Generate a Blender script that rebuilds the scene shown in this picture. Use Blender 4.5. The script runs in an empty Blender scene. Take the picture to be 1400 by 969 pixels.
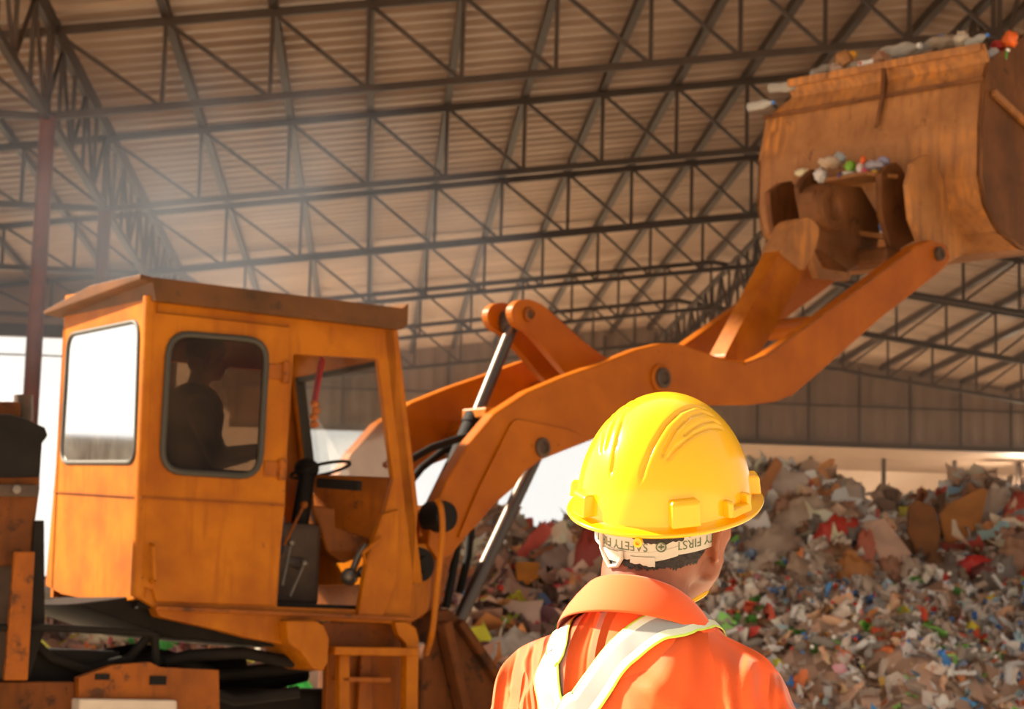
import bpy, bmesh, math, random
import numpy as np
from mathutils import Vector, Matrix, noise
from mathutils.geometry import tessellate_polygon
from mathutils.bvhtree import BVHTree

random.seed(7); rng = np.random.default_rng(7)
SC = bpy.context.scene
COL = SC.collection
PI = math.pi

# ------------------------------------------------------------------ camera model (image taken as 1400 x 969)
FPX, IW, IH = 2800.0, 1400, 969
CAMZ, PITCH, ROLL = 1.42, math.atan(393 / 2800.0), 0.027
_R = Vector((1, 0, 0)); _F = Vector((0, math.cos(PITCH), math.sin(PITCH))); _U = Vector((0, -math.sin(PITCH), math.cos(PITCH)))
_R2 = _R * math.cos(ROLL) + _U * math.sin(ROLL); _U2 = _U * math.cos(ROLL) - _R * math.sin(ROLL)
CAMP = Vector((0, 0, CAMZ))
def ray(px, py):
    return (_R2 * (px - IW / 2) - _U2 * (py - IH / 2) + _F * FPX) / FPX
def at_y(px, py, y):
    d = ray(px, py); return CAMP + d * (y / d.y)

class Frame:
    """A heading frame on the ground: local x ahead, local y to the left, z up."""
    def __init__(s, o, ang):
        a = math.radians(ang); s.O = Vector((o[0], o[1], 0)); s.ang = ang
        s.d = Vector((math.sin(a), math.cos(a), 0)); s.v = Vector((-math.cos(a), math.sin(a), 0))
        s.rot = math.radians(90 - ang)
    def vec(s, w): return Vector((w.dot(s.d), w.dot(s.v), w.z))
    def loc(s, p): return s.vec(p - s.O)
    def w(s, q): return s.O + s.d * q[0] + s.v * q[1] + Vector((0, 0, q[2]))
    def hit(s, px, py, p0, n):
        d = s.vec(ray(px, py)); o = s.loc(CAMP); t = (Vector(p0) - o).dot(n) / d.dot(n); return o + d * t
    def onv(s, px, py, v): return s.hit(px, py, (0, v, 0), Vector((0, 1, 0)))
    def onu(s, px, py, u): return s.hit(px, py, (u, 0, 0), Vector((1, 0, 0)))

# ------------------------------------------------------------------ materials
def lin(c):
    return tuple(((x / 255) / 12.92 if x / 255 <= .04045 else ((x / 255 + .055) / 1.055) ** 2.4) for x in c)
def new_mat(name):
    m = bpy.data.materials.new(name); m.use_nodes = True
    nt = m.node_tree; b = nt.nodes['Principled BSDF']
    return m, nt, b
def N(nt, kind, **kw):
    n = nt.nodes.new(kind)
    for k, v in kw.items():
        if k in n.inputs: n.inputs[k].default_value = v
        else: setattr(n, k, v)
    return n
def ramp(nt, src, stops):
    r = nt.nodes.new('ShaderNodeValToRGB'); nt.links.new(src, r.inputs[0])
    e = r.color_ramp.elements
    while len(e) < len(stops): e.new(.5)
    for i, (p, c) in enumerate(stops):
        e[i].position = p; e[i].color = (*c, 1) if len(c) == 3 else c
    return r.outputs[0]
def mix(nt, fac, a, b):
    m = nt.nodes.new('ShaderNodeMix'); m.data_type = 'RGBA'
    for s, i in ((fac, 0), (a, 6), (b, 7)):
        if hasattr(s, 'is_output'): nt.links.new(s, m.inputs[i])
        elif i == 0: m.inputs[0].default_value = s
        else: m.inputs[i].default_value = (*s, 1)
    return m.outputs[2]
def plain(name, rgb, rough=.6, metal=0., spec=.5, noise_amt=.0, scale=8., bump=0.):
    m, nt, b = new_mat(name); c = lin(rgb)
    b.inputs['Base Color'].default_value = (*c, 1); b.inputs['Roughness'].default_value = rough
    b.inputs['Metallic'].default_value = metal; b.inputs['Specular IOR Level'].default_value = spec
    if noise_amt or bump:
        tc = N(nt, 'ShaderNodeTexCoord'); n = N(nt, 'ShaderNodeTexNoise', Scale=scale, Detail=6.)
        nt.links.new(tc.outputs['Object'], n.inputs['Vector'])
        if noise_amt:
            nt.links.new(ramp(nt, n.outputs['Fac'], [(.3, tuple(x * (1 - noise_amt) for x in c)), (.7, tuple(min(1, x * (1 + noise_amt)) for x in c))]), b.inputs['Base Color'])
        if bump:
            bp = N(nt, 'ShaderNodeBump', Strength=bump, Distance=.01); nt.links.new(n.outputs['Fac'], bp.inputs['Height'])
            nt.links.new(bp.outputs[0], b.inputs['Normal'])
    return m
def worn_paint(name, base, dark, rust, rust_at=.62, rough=.45, streak=True, scale=3., bump=.25, bright=None):
    """Old machine paint: broad tone drift, rust patches, small chips and vertical run marks."""
    m, nt, b = new_mat(name)
    tc = N(nt, 'ShaderNodeTexCoord')
    n1 = N(nt, 'ShaderNodeTexNoise', Scale=scale, Detail=8., Roughness=.6)
    n2 = N(nt, 'ShaderNodeTexNoise', Scale=scale * 2.2, Detail=10., Roughness=.7)
    n3 = N(nt, 'ShaderNodeTexNoise', Scale=scale * 9, Detail=4.)
    mp = N(nt, 'ShaderNodeMapping'); mp.inputs['Scale'].default_value = (13, 13, 1.6)
    n4 = N(nt, 'ShaderNodeTexNoise', Scale=1.6, Detail=5.)
    for n in (n1, n2, n3): nt.links.new(tc.outputs['Object'], n.inputs['Vector'])
    nt.links.new(tc.outputs['Object'], mp.inputs[0]); nt.links.new(mp.outputs[0], n4.inputs['Vector'])
    col = ramp(nt, n1.outputs['Fac'], [(.32, lin(dark)), (.62, lin(base))])
    if streak:
        s = ramp(nt, n4.outputs['Fac'], [(.54, (0, 0, 0)), (.68, (.6, .6, .6))])
        col = mix(nt, s, col, lin(dark))
    col = mix(nt, ramp(nt, n2.outputs['Fac'], [(rust_at, (0, 0, 0)), (rust_at + .07, (.85, .85, .85))]), col, lin(rust))
    col = mix(nt, ramp(nt, n3.outputs['Fac'], [(.70, (0, 0, 0)), (.75, (.7, .7, .7))]), col, lin(rust))
    if bright:
        n5 = N(nt, 'ShaderNodeTexNoise', Scale=1.7, Detail=3.); mp5 = N(nt, 'ShaderNodeMapping'); mp5.inputs['Location'].default_value = (3, 5, 1); nt.links.new(tc.outputs['Object'], mp5.inputs[0]); nt.links.new(mp5.outputs[0], n5.inputs['Vector'])
        s1 = ramp(nt, n5.outputs['Fac'], [(.50, (0, 0, 0)), (.66, (1, 1, 1))]); s2 = ramp(nt, n4.outputs['Fac'], [(.40, (1, 1, 1)), (.55, (.1, .1, .1))])
        mm = N(nt, 'ShaderNodeMath', operation='MULTIPLY'); nt.links.new(s1, mm.inputs[0]); nt.links.new(s2, mm.inputs[1]); col = mix(nt, mm.outputs[0], col, lin(bright))
    nt.links.new(col, b.inputs['Base Color'])
    b.inputs['Roughness'].default_value = rough; b.inputs['Specular IOR Level'].default_value = .18
    bp = N(nt, 'ShaderNodeBump', Strength=bump, Distance=.01); nt.links.new(n2.outputs['Fac'], bp.inputs['Height'])
    nt.links.new(bp.outputs[0], b.inputs['Normal'])
    return m
def dusty_glass(name, tint, clear, dust, dust_rgb, gloss_rough=.05, mirror=.0, ior=1.5):
    m, nt, b = new_mat(name); nt.nodes.remove(b)
    out = nt.nodes['Material Output']
    tr = N(nt, 'ShaderNodeBsdfTransparent'); tr.inputs[0].default_value = (*lin(tint), 1)
    gl = N(nt, 'ShaderNodeBsdfGlossy'); gl.inputs['Roughness'].default_value = gloss_rough; gl.inputs[0].default_value = (.9, .9, .9, 1)
    df = N(nt, 'ShaderNodeBsdfDiffuse'); df.inputs[0].default_value = (*lin(dust_rgb), 1)
    fr = N(nt, 'ShaderNodeFresnel', IOR=ior)
    a = N(nt, 'ShaderNodeMath', operation='ADD'); a.inputs[1].default_value = mirror; a.use_clamp = True
    nt.links.new(fr.outputs[0], a.inputs[0])
    ge = N(nt, 'ShaderNodeNewGeometry'); fb = N(nt, 'ShaderNodeMath', operation='SUBTRACT'); fb.inputs[0].default_value = 1; nt.links.new(ge.outputs['Backfacing'], fb.inputs[1])
    a2 = N(nt, 'ShaderNodeMath', operation='MULTIPLY'); nt.links.new(a.outputs[0], a2.inputs[0]); nt.links.new(fb.outputs[0], a2.inputs[1]); a = a2
    m1 = N(nt, 'ShaderNodeMixShader'); nt.links.new(a.outputs[0], m1.inputs[0]); nt.links.new(tr.outputs[0], m1.inputs[1]); nt.links.new(gl.outputs[0], m1.inputs[2])
    tc = N(nt, 'ShaderNodeTexCoord'); n = N(nt, 'ShaderNodeTexNoise', Scale=3.5, Detail=7., Roughness=.65); nt.links.new(tc.outputs['Object'], n.inputs['Vector'])
    r = ramp(nt, n.outputs['Fac'], [(.4, (dust[0],) * 3), (.68, (dust[1],) * 3)])
    r2 = N(nt, 'ShaderNodeMath', operation='MULTIPLY'); nt.links.new(r, r2.inputs[0]); nt.links.new(fb.outputs[0], r2.inputs[1])
    m2 = N(nt, 'ShaderNodeMixShader'); nt.links.new(r2.outputs[0], m2.inputs[0]); nt.links.new(m1.outputs[0], m2.inputs[1]); nt.links.new(df.outputs[0], m2.inputs[2])
    nt.links.new(m2.outputs[0], out.inputs[0])
    return m
def attr_mat(name, rough=.5, trans=0., spec=.5):
    m, nt, b = new_mat(name)
    a = N(nt, 'ShaderNodeAttribute', attribute_name='Col'); nt.links.new(a.outputs['Color'], b.inputs['Base Color'])
    b.inputs['Roughness'].default_value = rough; b.inputs['Transmission Weight'].default_value = trans; b.inputs['Specular IOR Level'].default_value = spec
    return m

M = {}
M['orange'] = worn_paint('orange paint', (170, 97, 2), (138, 70, 2), (96, 52, 24), rust_at=.68)
M['orange_arm'] = worn_paint('arm paint', (166, 88, 2), (140, 68, 2), (92, 50, 22), rust_at=.66, streak=False, scale=2.2)
M['orange_dirty'] = worn_paint('dirty orange paint', (150, 80, 16), (112, 58, 16), (70, 42, 24), rust_at=.56)
M['roof_brown'] = worn_paint('cab roof', (98, 60, 28), (72, 46, 24), (62, 42, 26), rust_at=.6, streak=False)
M['bucket'] = worn_paint('rusty bucket steel', (164, 112, 68), (128, 84, 50), (92, 58, 36), rust_at=.60, rough=.5, scale=2.4, bump=.35, bright=(192, 124, 58))
M['bucket_dark'] = worn_paint('dark and shaded rusty steel', (118, 74, 40), (88, 54, 30), (60, 38, 24), rust_at=.6, rough=.6, scale=3)  # darker copy of the bucket steel; on the side plates it paints in shade
M['mud'] = worn_paint('muddy brown steel', (112, 62, 26), (82, 46, 22), (54, 34, 22), rust_at=.55, rough=.8)
M['black'] = plain('grimy black', (26, 20, 16), .75, spec=.2, noise_amt=.35, bump=.2)
M['grime'] = plain('grimy brown', (70, 50, 36), .7, noise_amt=.35, bump=.2)
M['rubber'] = plain('rubber', (24, 21, 19), .8, spec=.2)
M['chrome'] = plain('chrome rod', (92, 82, 76), .42, metal=1.)
M['steel'] = plain('dull steel', (120, 108, 98), .45, metal=.6, noise_amt=.2)
M['gasket'] = plain('window rubber', (52, 46, 36), .6)
M['glass_rear'] = dusty_glass('rear window glass', (200, 200, 195), .3, (.02, .10), (225, 220, 212), mirror=.72)
M['glass_side'] = dusty_glass('side window glass', (176, 150, 124), .7, (.03, .15), (130, 102, 78), mirror=.0, ior=1.25)
M['glass_front'] = dusty_glass('windscreen glass', (235, 235, 232), .7, (.02, .18), (190, 186, 182), mirror=.0)
M['truss'] = plain('truss steel', (70, 54, 44), .6, noise_amt=.25, scale=3)
M['column'] = worn_paint('rusty column', (120, 62, 44), (92, 50, 38), (66, 42, 34), rust_at=.6, streak=False)
M['concrete'] = plain('concrete', (206, 188, 164), .85, noise_amt=.15, scale=.7)
M['lightbox'] = plain('pale box', (196, 178, 160), .6, noise_amt=.12)

# ------------------------------------------------------------------ mesh building
class MB:
    def __init__(s): s.v = []; s.f = []; s.m = []
    def add(s, vs, fs, mi=0):
        k = len(s.v); s.v += [tuple(v) for v in vs]; s.f += [tuple(k + i for i in f) for f in fs]; s.m += [mi] * len(fs); return s
    def box(s, c, size, rot=None, mi=0):
        x, y, z = (q / 2 for q in size); c = Vector(c)
        vs = [Vector((a * x, b * y, d * z)) for a in (-1, 1) for b in (-1, 1) for d in (-1, 1)]
        if rot is not None: vs = [rot @ v for v in vs]
        return s.add([v + c for v in vs], [(0, 1, 3, 2), (4, 6, 7, 5), (0, 4, 5, 1), (2, 3, 7, 6), (0, 2, 6, 4), (1, 5, 7, 3)], mi)
    def bar(s, a, b, w, h=None, up=Vector((0, 0, 1)), mi=0):
        """A rectangular bar from a to b."""
        a = Vector(a); b = Vector(b); d = (b - a); L = d.length; d.normalize()
        side = d.cross(up)
        if side.length < 1e-4: side = d.cross(Vector((0, 1, 0)))
        side.normalize(); u2 = side.cross(d); h = h or w
        R = Matrix((d, side, u2)).transposed()
        return s.box((a + b) / 2, (L, w, h), R, mi)
    def tube(s, path, r, seg=12, caps=True, mi=0):
        P = [Vector(p) for p in path]; n = len(P)
        rr = r if isinstance(r, (list, tuple)) else [r] * n
        vs = []; ref = None
        for i, p in enumerate(P):
            t = (P[min(i + 1, n - 1)] - P[max(i - 1, 0)]).normalized()
            if ref is None: ref = Vector((0, 0, 1)) if abs(t.z) < .9 else Vector((1, 0, 0))
            x = (ref - t * ref.dot(t)).normalized(); y = t.cross(x); ref = x
            for k in range(seg):
                a = 2 * PI * k / seg; vs.append(p + (x * math.cos(a) + y * math.sin(a)) * rr[i])
        fs = [(i * seg + k, i * seg + (k + 1) % seg, (i + 1) * seg + (k + 1) % seg, (i + 1) * seg + k) for i in range(n - 1) for k in range(seg)]
        if caps: fs += [tuple(range(seg - 1, -1, -1)), tuple(range((n - 1) * seg, n * seg))]
        return s.add(vs, fs, mi)
    def lathe(s, prof, c, axis=(0, 0, 1), seg=24, mi=0):
        """prof: (radius, height) along axis."""
        ax = Vector(axis).normalized(); x = ax.orthogonal().normalized(); y = ax.cross(x); c = Vector(c)
        vs = [c + ax * h + (x * math.cos(2 * PI * k / seg) + y * math.sin(2 * PI * k / seg)) * max(r, 1e-4) for r, h in prof for k in range(seg)]
        n = len(prof)
        fs = [(i * seg + k, i * seg + (k + 1) % seg, (i + 1) * seg + (k + 1) % seg, (i + 1) * seg + k) for i in range(n - 1) for k in range(seg)]
        fs += [tuple(range(seg - 1, -1, -1)), tuple(range((n - 1) * seg, n * seg))]
        return s.add(vs, fs, mi)
    def plate(s, outer, thick, holes=(), mi=0):
        """A flat plate with holes: 3-D loops, extruded by the vector thick."""
        loops = [[Vector(p) for p in outer]] + [[Vector(p) for p in h] for h in holes]
        tris = tessellate_polygon(loops); flat = [p for l in loops for p in l]; n = len(flat); t = Vector(thick)
        fs = [tuple(q) for q in tris] + [tuple(n + i for i in reversed(q)) for q in tris]
        k = 0
        for l in loops:
            m = len(l)
            fs += [(k + i, k + (i + 1) % m, n + k + (i + 1) % m, n + k + i) for i in range(m)]; k += m
        return s.add(flat + [p + t for p in flat], fs, mi)
    def ellipsoid(s, c, r, rot=None, seg=20, rings=12, mi=0):
        c = Vector(c); vs = []
        for i in range(rings + 1):
            a = PI * i / rings
            for k in range(seg):
                b = 2 * PI * k / seg; p = Vector((r[0] * math.sin(a) * math.cos(b), r[1] * math.sin(a) * math.sin(b), r[2] * math.cos(a)))
                vs.append(c + (rot @ p if rot is not None else p))
        fs = [(i * seg + k, (i + 1) * seg + k, (i + 1) * seg + (k + 1) % seg, i * seg + (k + 1) % seg) for i in range(rings) for k in range(seg)]
        return s.add(vs, fs, mi)
    def limb(s, a, b, ra, rb, seg=14):
        """A tapered capsule."""
        a = Vector(a); b = Vector(b); d = (b - a).normalized()
        pts = []; rs = []
        for k in range(5):
            t = PI / 2 * (1 - k / 4); pts.append(a - d * ra * math.sin(t)); rs.append(max(ra * math.cos(t), 1e-3))
        for k in range(5):
            t = PI / 2 * k / 4; pts.append(b + d * rb * math.sin(t)); rs.append(max(rb * math.cos(t), 1e-3))
        return s.tube(pts, rs, seg)
    def build(s, name, mats, parent=None, smooth=False, bevel=0., loc=None, rot=None, autosmooth=True):
        me = bpy.data.meshes.new(name); me.from_pydata(s.v, [], s.f)
        for m in (mats if isinstance(mats, (list, tuple)) else [mats]): me.materials.append(m)
        if len(set(s.m)) > 1: me.polygons.foreach_set('material_index', s.m)
        bm = bmesh.new(); bm.from_mesh(me)
        if len(bm.faces) < 60000: bmesh.ops.recalc_face_normals(bm, faces=bm.faces[:])
        bm.to_mesh(me); bm.free()
        if smooth:
            me.polygons.foreach_set('use_smooth', [True] * len(me.polygons))
            if autosmooth: me.set_sharp_from_angle(angle=math.radians(38))
        o = bpy.data.objects.new(name, me); COL.objects.link(o)
        if parent is not None: o.parent = parent
        if loc is not None: o.location = loc
        if rot is not None: o.rotation_euler = rot if hasattr(rot, '__len__') else (0, 0, rot)
        if bevel:
            b = o.modifiers.new('bevel', 'BEVEL'); b.width = bevel; b.segments = 2; b.limit_method = 'ANGLE'; b.angle_limit = math.radians(40)
        return o
def tag(o, label=None, cat=None, group=None, kind=None):
    for k, v in (('label', label), ('category', cat), ('group', group), ('kind', kind)):
        if v: o[k] = v
    return o
def empty(name, loc, rz=0.):
    o = bpy.data.objects.new(name, None); COL.objects.link(o); o.location = loc; o.rotation_euler = (0, 0, rz); o.empty_display_size = .2
    return o
def round_loop(pts, r, n=5):
    """Round the corners of a closed loop of 3-D points."""
    out = []; P = [Vector(p) for p in pts]; m = len(P)
    for i in range(m):
        a, b, c = P[i - 1], P[i], P[(i + 1) % m]
        d1 = (a - b); d2 = (c - b); q = min(r, d1.length * .45, d2.length * .45)
        s, e = b + d1.normalized() * q, b + d2.normalized() * q
        for k in range(n + 1):
            t = k / n; out.append(s * (1 - t) ** 2 + b * 2 * t * (1 - t) + e * t * t)
    return out
def grow(loop, d, normal):
    """Offset a closed planar loop outwards by d."""
    c = sum(loop, Vector()) / len(loop); return [p + (p - c).normalized() * d for p in loop]
# ------------------------------------------------------------------ the hall (its own frame: x across, y along)
BANG = math.radians(3.72)
def bw(x, y, z):
    c, s = math.cos(BANG), math.sin(BANG); return Vector((x * c - y * s, x * s + y * c, z))
BROT = (0, 0, BANG)
XC, ZC, XR, ZR = -4.03, 7.44, 7.4, 9.0        # column line, its chord height; ridge line, its chord height
SL = (ZR - ZC) / (XR - XC); DEP = 1.05
def zb(x): return ZR - SL * abs(x - XR)        # bottom chord
def zt(x): return zb(x) + DEP
NODES_L = [-4.03, -2.7, -1.43, -.27, .86, 2.0, 3.15, 4.25, 5.3, 6.35, 7.4]
NODES = NODES_L + [2 * XR - x for x in reversed(NODES_L[:-1])]
BAYS = [24 + 5.3 * k for k in range(7)]        # 24 ... 55.8
fl = MB(); fl.box((0, 40, -.1), (160, 150, .2)); tag(fl.build('floor', M['concrete']), 'dusty concrete yard floor', 'floor', kind='structure')

# corrugated roof sheets, ribs running down the slope
def roof_sheet(name, x0, x1, y0, y1, zf):
    mb = MB(); n = int((y1 - y0) / .1); vs = []
    for i in range(n + 1):
        y = y0 + (y1 - y0) * i / n; w = .022 * (1 if i % 4 in (0, 1) else -1)
        lap = .0
        for x in (x0, x1): vs.append((x, y, zf(x) + .2 + w + lap))
    mb.add(vs, [(2 * i, 2 * i + 1, 2 * i + 3, 2 * i + 2) for i in range(n)])
    return mb.build(name, M['sheet'], rot=BROT)
m, nt, b = new_mat('corrugated sheet')
tc = N(nt, 'ShaderNodeTexCoord'); mp = N(nt, 'ShaderNodeMapping'); mp.inputs['Scale'].default_value = (.25, 2.2, 1)
n1 = N(nt, 'ShaderNodeTexNoise', Scale=1.2, Detail=6.); n2 = N(nt, 'ShaderNodeTexNoise', Scale=.35, Detail=3.)
nt.links.new(tc.outputs['Object'], mp.inputs[0]); nt.links.new(mp.outputs[0], n1.inputs['Vector']); nt.links.new(tc.outputs['Object'], n2.inputs['Vector'])
c1 = ramp(nt, n1.outputs['Fac'], [(.3, lin((176, 146, 124))), (.7, lin((214, 186, 164)))])
c1 = mix(nt, ramp(nt, n2.outputs['Fac'], [(.45, (0, 0, 0)), (.7, (.5, .5, .5))]), c1, lin((150, 120, 98)))
nt.links.new(c1, b.inputs['Base Color']); b.inputs['Roughness'].default_value = .45; b.inputs['Specular IOR Level'].default_value = .35
M['sheet'] = m
tag(roof_sheet('roof', XC, XR, 8, 56.4, zt), 'brown corrugated roof slope left of the ridge', 'roof', kind='structure')
tag(roof_sheet('roof', XR, 2 * XR - XC, 8, 56.4, zt), 'corrugated roof slope right of the ridge', 'roof', kind='structure')
tag(roof_sheet('roof', -9.3, XC, 17, 40.6, zt), 'corrugated aisle roof left of the columns', 'roof', kind='structure')

ORD = ['nearest', 'second', 'third', 'fourth', 'fifth', 'sixth']
for k, y in enumerate(BAYS[:-1]):
    t = empty('roof_truss', bw(XR, y, zb(XC)), BANG)
    tag(t, f'dark steel lattice roof truss, {ORD[k]} one counted from the camera', 'roof truss', 'lattice roof trusses')
    L = lambda x, z: Vector((x - XR, 0, z - zb(XC)))
    for nm, zf, w in (('top_chord', zt, .10), ('bottom_chord', zb, .085)):
        c = MB()
        for xa, xb in ((XC, XR), (XR, 2 * XR - XC)): c.bar(L(xa, zf(xa)), L(xb, zf(xb)), .07, w)
        c.build(nm, M['truss'], t)
    pv = MB(); pv.bar((0, 0, 0), (0, 0, 1), .05)
    for i, x in enumerate(NODES):
        p = MB(); p.bar(L(x, zb(x)), L(x, zt(x)), .05, .05); p.build('post', M['truss'], t)
        if i < len(NODES) - 1:
            x2 = NODES[i + 1]; d = MB()
            if x2 <= XR + .01: d.bar(L(x, zt(x)), L(x2, zb(x2)), .045, .045)
            else: d.bar(L(x, zb(x)), L(x2, zt(x2)), .045, .045)
            d.build('diagonal', M['truss'], t)
    # the tapering aisle frame left of the column
    if k < 4:
        a = empty('aisle_truss', bw(XC, y, ZC), BANG)
        tag(a, f'tapering aisle truss left of the columns, {ORD[k]} one counted from the camera', 'roof truss', 'aisle trusses')
        L2 = lambda x, z: Vector((x - XC, 0, z - ZC))
        MB().bar(L2(XC, zt(XC)), L2(-9.2, zt(-9.2)), .07, .1).build('top_chord', M['truss'], a)
        zl = lambda x: ZC + .012 * (XC - x)
        MB().bar(L2(XC, ZC), L2(-9.2, zl(-9.2)), .07, .09).build('bottom_chord', M['truss'], a)
        xs = [XC - 1.2 * i for i in range(5)]
        for i in range(1, 5): MB().bar(L2(xs[i], zl(xs[i])), L2(xs[i], zt(xs[i])), .05).build('post', M['truss'], a)
        for i in range(4): MB().bar(L2(xs[i], zl(xs[i])), L2(xs[i + 1], zt(xs[i + 1])), .045).build('diagonal', M['truss'], a)

for i, x in enumerate(NODES):
    p = MB(); p.bar((0, 8, 0), (0, 55.8, 0), .10, .14)
    o = p.build('purlin', M['truss'], loc=bw(x, 0, zt(x) + .1), rot=BROT)
    if x < XR: tag(o, 'long dark steel purlin under the roof slope left of the ridge', 'purlin', 'purlins of the left roof slope')
    elif x > XR: tag(o, 'long dark steel purlin under the roof slope right of the ridge', 'purlin', 'purlins of the right roof slope')
    else: tag(o, 'long steel purlin running exactly under the roof ridge', 'purlin')
for x in (-5.4, -6.8, -8.2):
    p = MB(); p.bar((0, 17, 0), (0, 40.2, 0), .08, .12)
    tag(p.build('purlin', M['truss'], loc=bw(x, 0, zt(x) + .1), rot=BROT), 'steel purlin under the aisle roof left of the columns', 'purlin', 'purlins of the aisle roof')

def lattice(name, label, x, z0, z1, y0, y1, step):
    t = empty(name, bw(x, y0, z0), BANG); tag(t, label, 'girder')
    MB().bar((0, 0, 0), (0, y1 - y0, 0), .09, .1).build('bottom_chord', M['truss'], t)
    MB().bar((0, 0, z1 - z0), (0, y1 - y0, z1 - z0), .09, .1).build('top_chord', M['truss'], t)
    n = int((y1 - y0) / step)
    for i in range(n + 1):
        MB().bar((0, i * step, 0), (0, i * step, z1 - z0), .05).build('post', M['truss'], t)
        if i < n:
            a, b = (0, z1 - z0) if i % 2 == 0 else (z1 - z0, 0)
            MB().bar((0, i * step, a), (0, (i + 1) * step, b), .045).build('diagonal', M['truss'], t)
lattice('lattice_girder', 'long lattice girder along the tops of the rusty columns', XC, ZC, zt(XC), 19.5, 55.6, 1.06)
lattice('lattice_girder', 'long lattice girder hanging under the roof ridge', XR, ZR - .55, ZR + .5, 19.5, 55.6, 1.06)

for k, y in enumerate(BAYS[:6]):
    c = MB(); c.lathe([(.095, 0), (.095, ZC)], (0, 0, 0), seg=20)
    o = c.build('column', M['column'], loc=bw(XC, y, 0), smooth=True)
    pb = MB(); pb.box((0, 0, .01), (.4, .4, .02)); pb.build('base_plate', M['truss'], o)
    tag(o, f'round rusty brown roof column, {ORD[k]} one counted from the camera', 'column', 'rusty roof columns', 'structure')

# sheeted end of the aisle; unseen panel added beside it to block the sun
g = MB(); g.add([(-9.2, 40.4, 7.1), (XC, 40.4, 7.1), (XC, 40.4, zt(XC) + .2), (-9.2, 40.4, zt(-9.2) + .2)], [(0, 1, 2, 3)])
tag(g.build('wall_aisle', M['sheet'], rot=BROT), 'sheeting above the bright opening at the end of the aisle', 'wall', kind='structure')
g = MB(); g.box((-9.4, 29.5, 3.9), (.1, 22, 7.8))
tag(g.build('sun_block_left', M['sheet'], rot=BROT), 'unseen sheeted panel added left of the aisle to block the sun', 'wall', kind='structure')
# far gable, open below, with a shallow annex behind its right part
M['wall'] = plain('gable sheeting', (150, 126, 108), .6, noise_amt=.1, scale=1.5)
g = MB(); xs = np.linspace(XC, 2 * XR - XC, 230); vs = []
for i, x in enumerate(xs):
    w = .02 * (1 if i % 4 in (0, 1) else -1)
    vs += [(x, 55.95 + w, 7.08), (x, 55.95 + w, zt(x) + .2)]
g.add(vs, [(2 * i, 2 * i + 2, 2 * i + 3, 2 * i + 1) for i in range(229)])
tag(g.build('wall_back', M['wall'], rot=BROT), 'sheeted gable end wall above the open far end', 'wall', kind='structure')
t = MB(); t.bar((XC, 55.8, 7.08), (2 * XR - XC, 55.8, 7.08), .12, .14)
tag(t.build('trim_1', M['truss'], rot=BROT), 'dark steel rail along the foot of the gable sheeting', 'rail', kind='structure')
for x in np.arange(XC + .2, 2 * XR - XC, 1.43):
    p = MB(); p.bar((0, 0, 7.08), (0, 0, zt(x)), .07, .07)
    tag(p.build('gable_post', M['truss'], loc=bw(x, 55.75, 0), rot=BROT), 'upright steel post of the far gable wall', 'post', 'gable wall posts')
p = MB(); p.bar((XC, 55.7, 8.15), (2 * XR - XC, 55.7, 8.15), .06, .06)
tag(p.build('trim_2', M['truss'], rot=BROT), 'thin horizontal rail across the gable sheeting', 'rail', kind='structure')
M['annex'] = plain('annex plaster', (214, 190, 170), .8, noise_amt=.06, scale=.6)
a = MB(); a.box((0, 0, 0), (30, 8.6, .12))
tag(a.build('ceiling', M['wall'], loc=bw(23.6, 60.2, 7.2), rot=BROT), 'flat soffit of the annex behind the gable', 'ceiling', kind='structure')
a = MB(); a.box((0, 0, 0), (30, .15, 7.3))
tag(a.build('wall_annex', M['annex'], loc=bw(23.6, 64.5, 3.65), rot=BROT), 'pale back wall of the annex', 'wall', kind='structure')
for i, px in enumerate((1108, 1208, 1305, 1392)):
    q = at_y(px, 640, 61.)
    s = MB(); s.bar((0, 0, -.9), (0, 0, .12), .12, .12); s.bar((0, 0, -.85), (-2.6, 2.6, -1.25), .09, .09)
    tag(s.build('annex_strut', M['truss'], loc=(q.x, q.y, 7.02)), 'short dark post with slanting brace under the annex soffit', 'strut', 'annex struts')
# added block row far left, standing in for buildings mirrored in the rear window
yw = MB(); rr_ = random.Random(5); x_ = 0.
for wd, hh in ((5, 6.2), (1.2, 7.4), (4.0, 4.2), (1.0, 8.6), (3.2, 7.2), (2.6, 6.0), (1.6, 7.0), (6, 6.4), (4, 5.2)):
    hh *= .80; yw.box((x_ + wd / 2, 0, hh / 2), (wd, .8, hh)); x_ += wd
tag(yw.build('mirror_blocks', plain('block row', (92, 80, 68), .8, noise_amt=.3), loc=(-44, 26, 0), rot=math.radians(40)), 'added dark block row far off to the left', 'wall', kind='structure')
# eave beam and rail where the aisle ends
e = MB(); e.bar((-9.2, 40.2, 7.2), (XC, 40.2, 7.2), .2, .24); tag(e.build('trim_3', M['truss'], rot=BROT), 'eave beam over the bright opening left of the cab', 'beam', kind='structure')
e = MB(); e.bar((-9.2, 40.2, 6.72), (XC, 40.2, 6.72), .03, .03); tag(e.build('trim_4', M['truss'], rot=BROT), 'thin rail across the bright opening left of the cab', 'rail', kind='structure')

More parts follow.
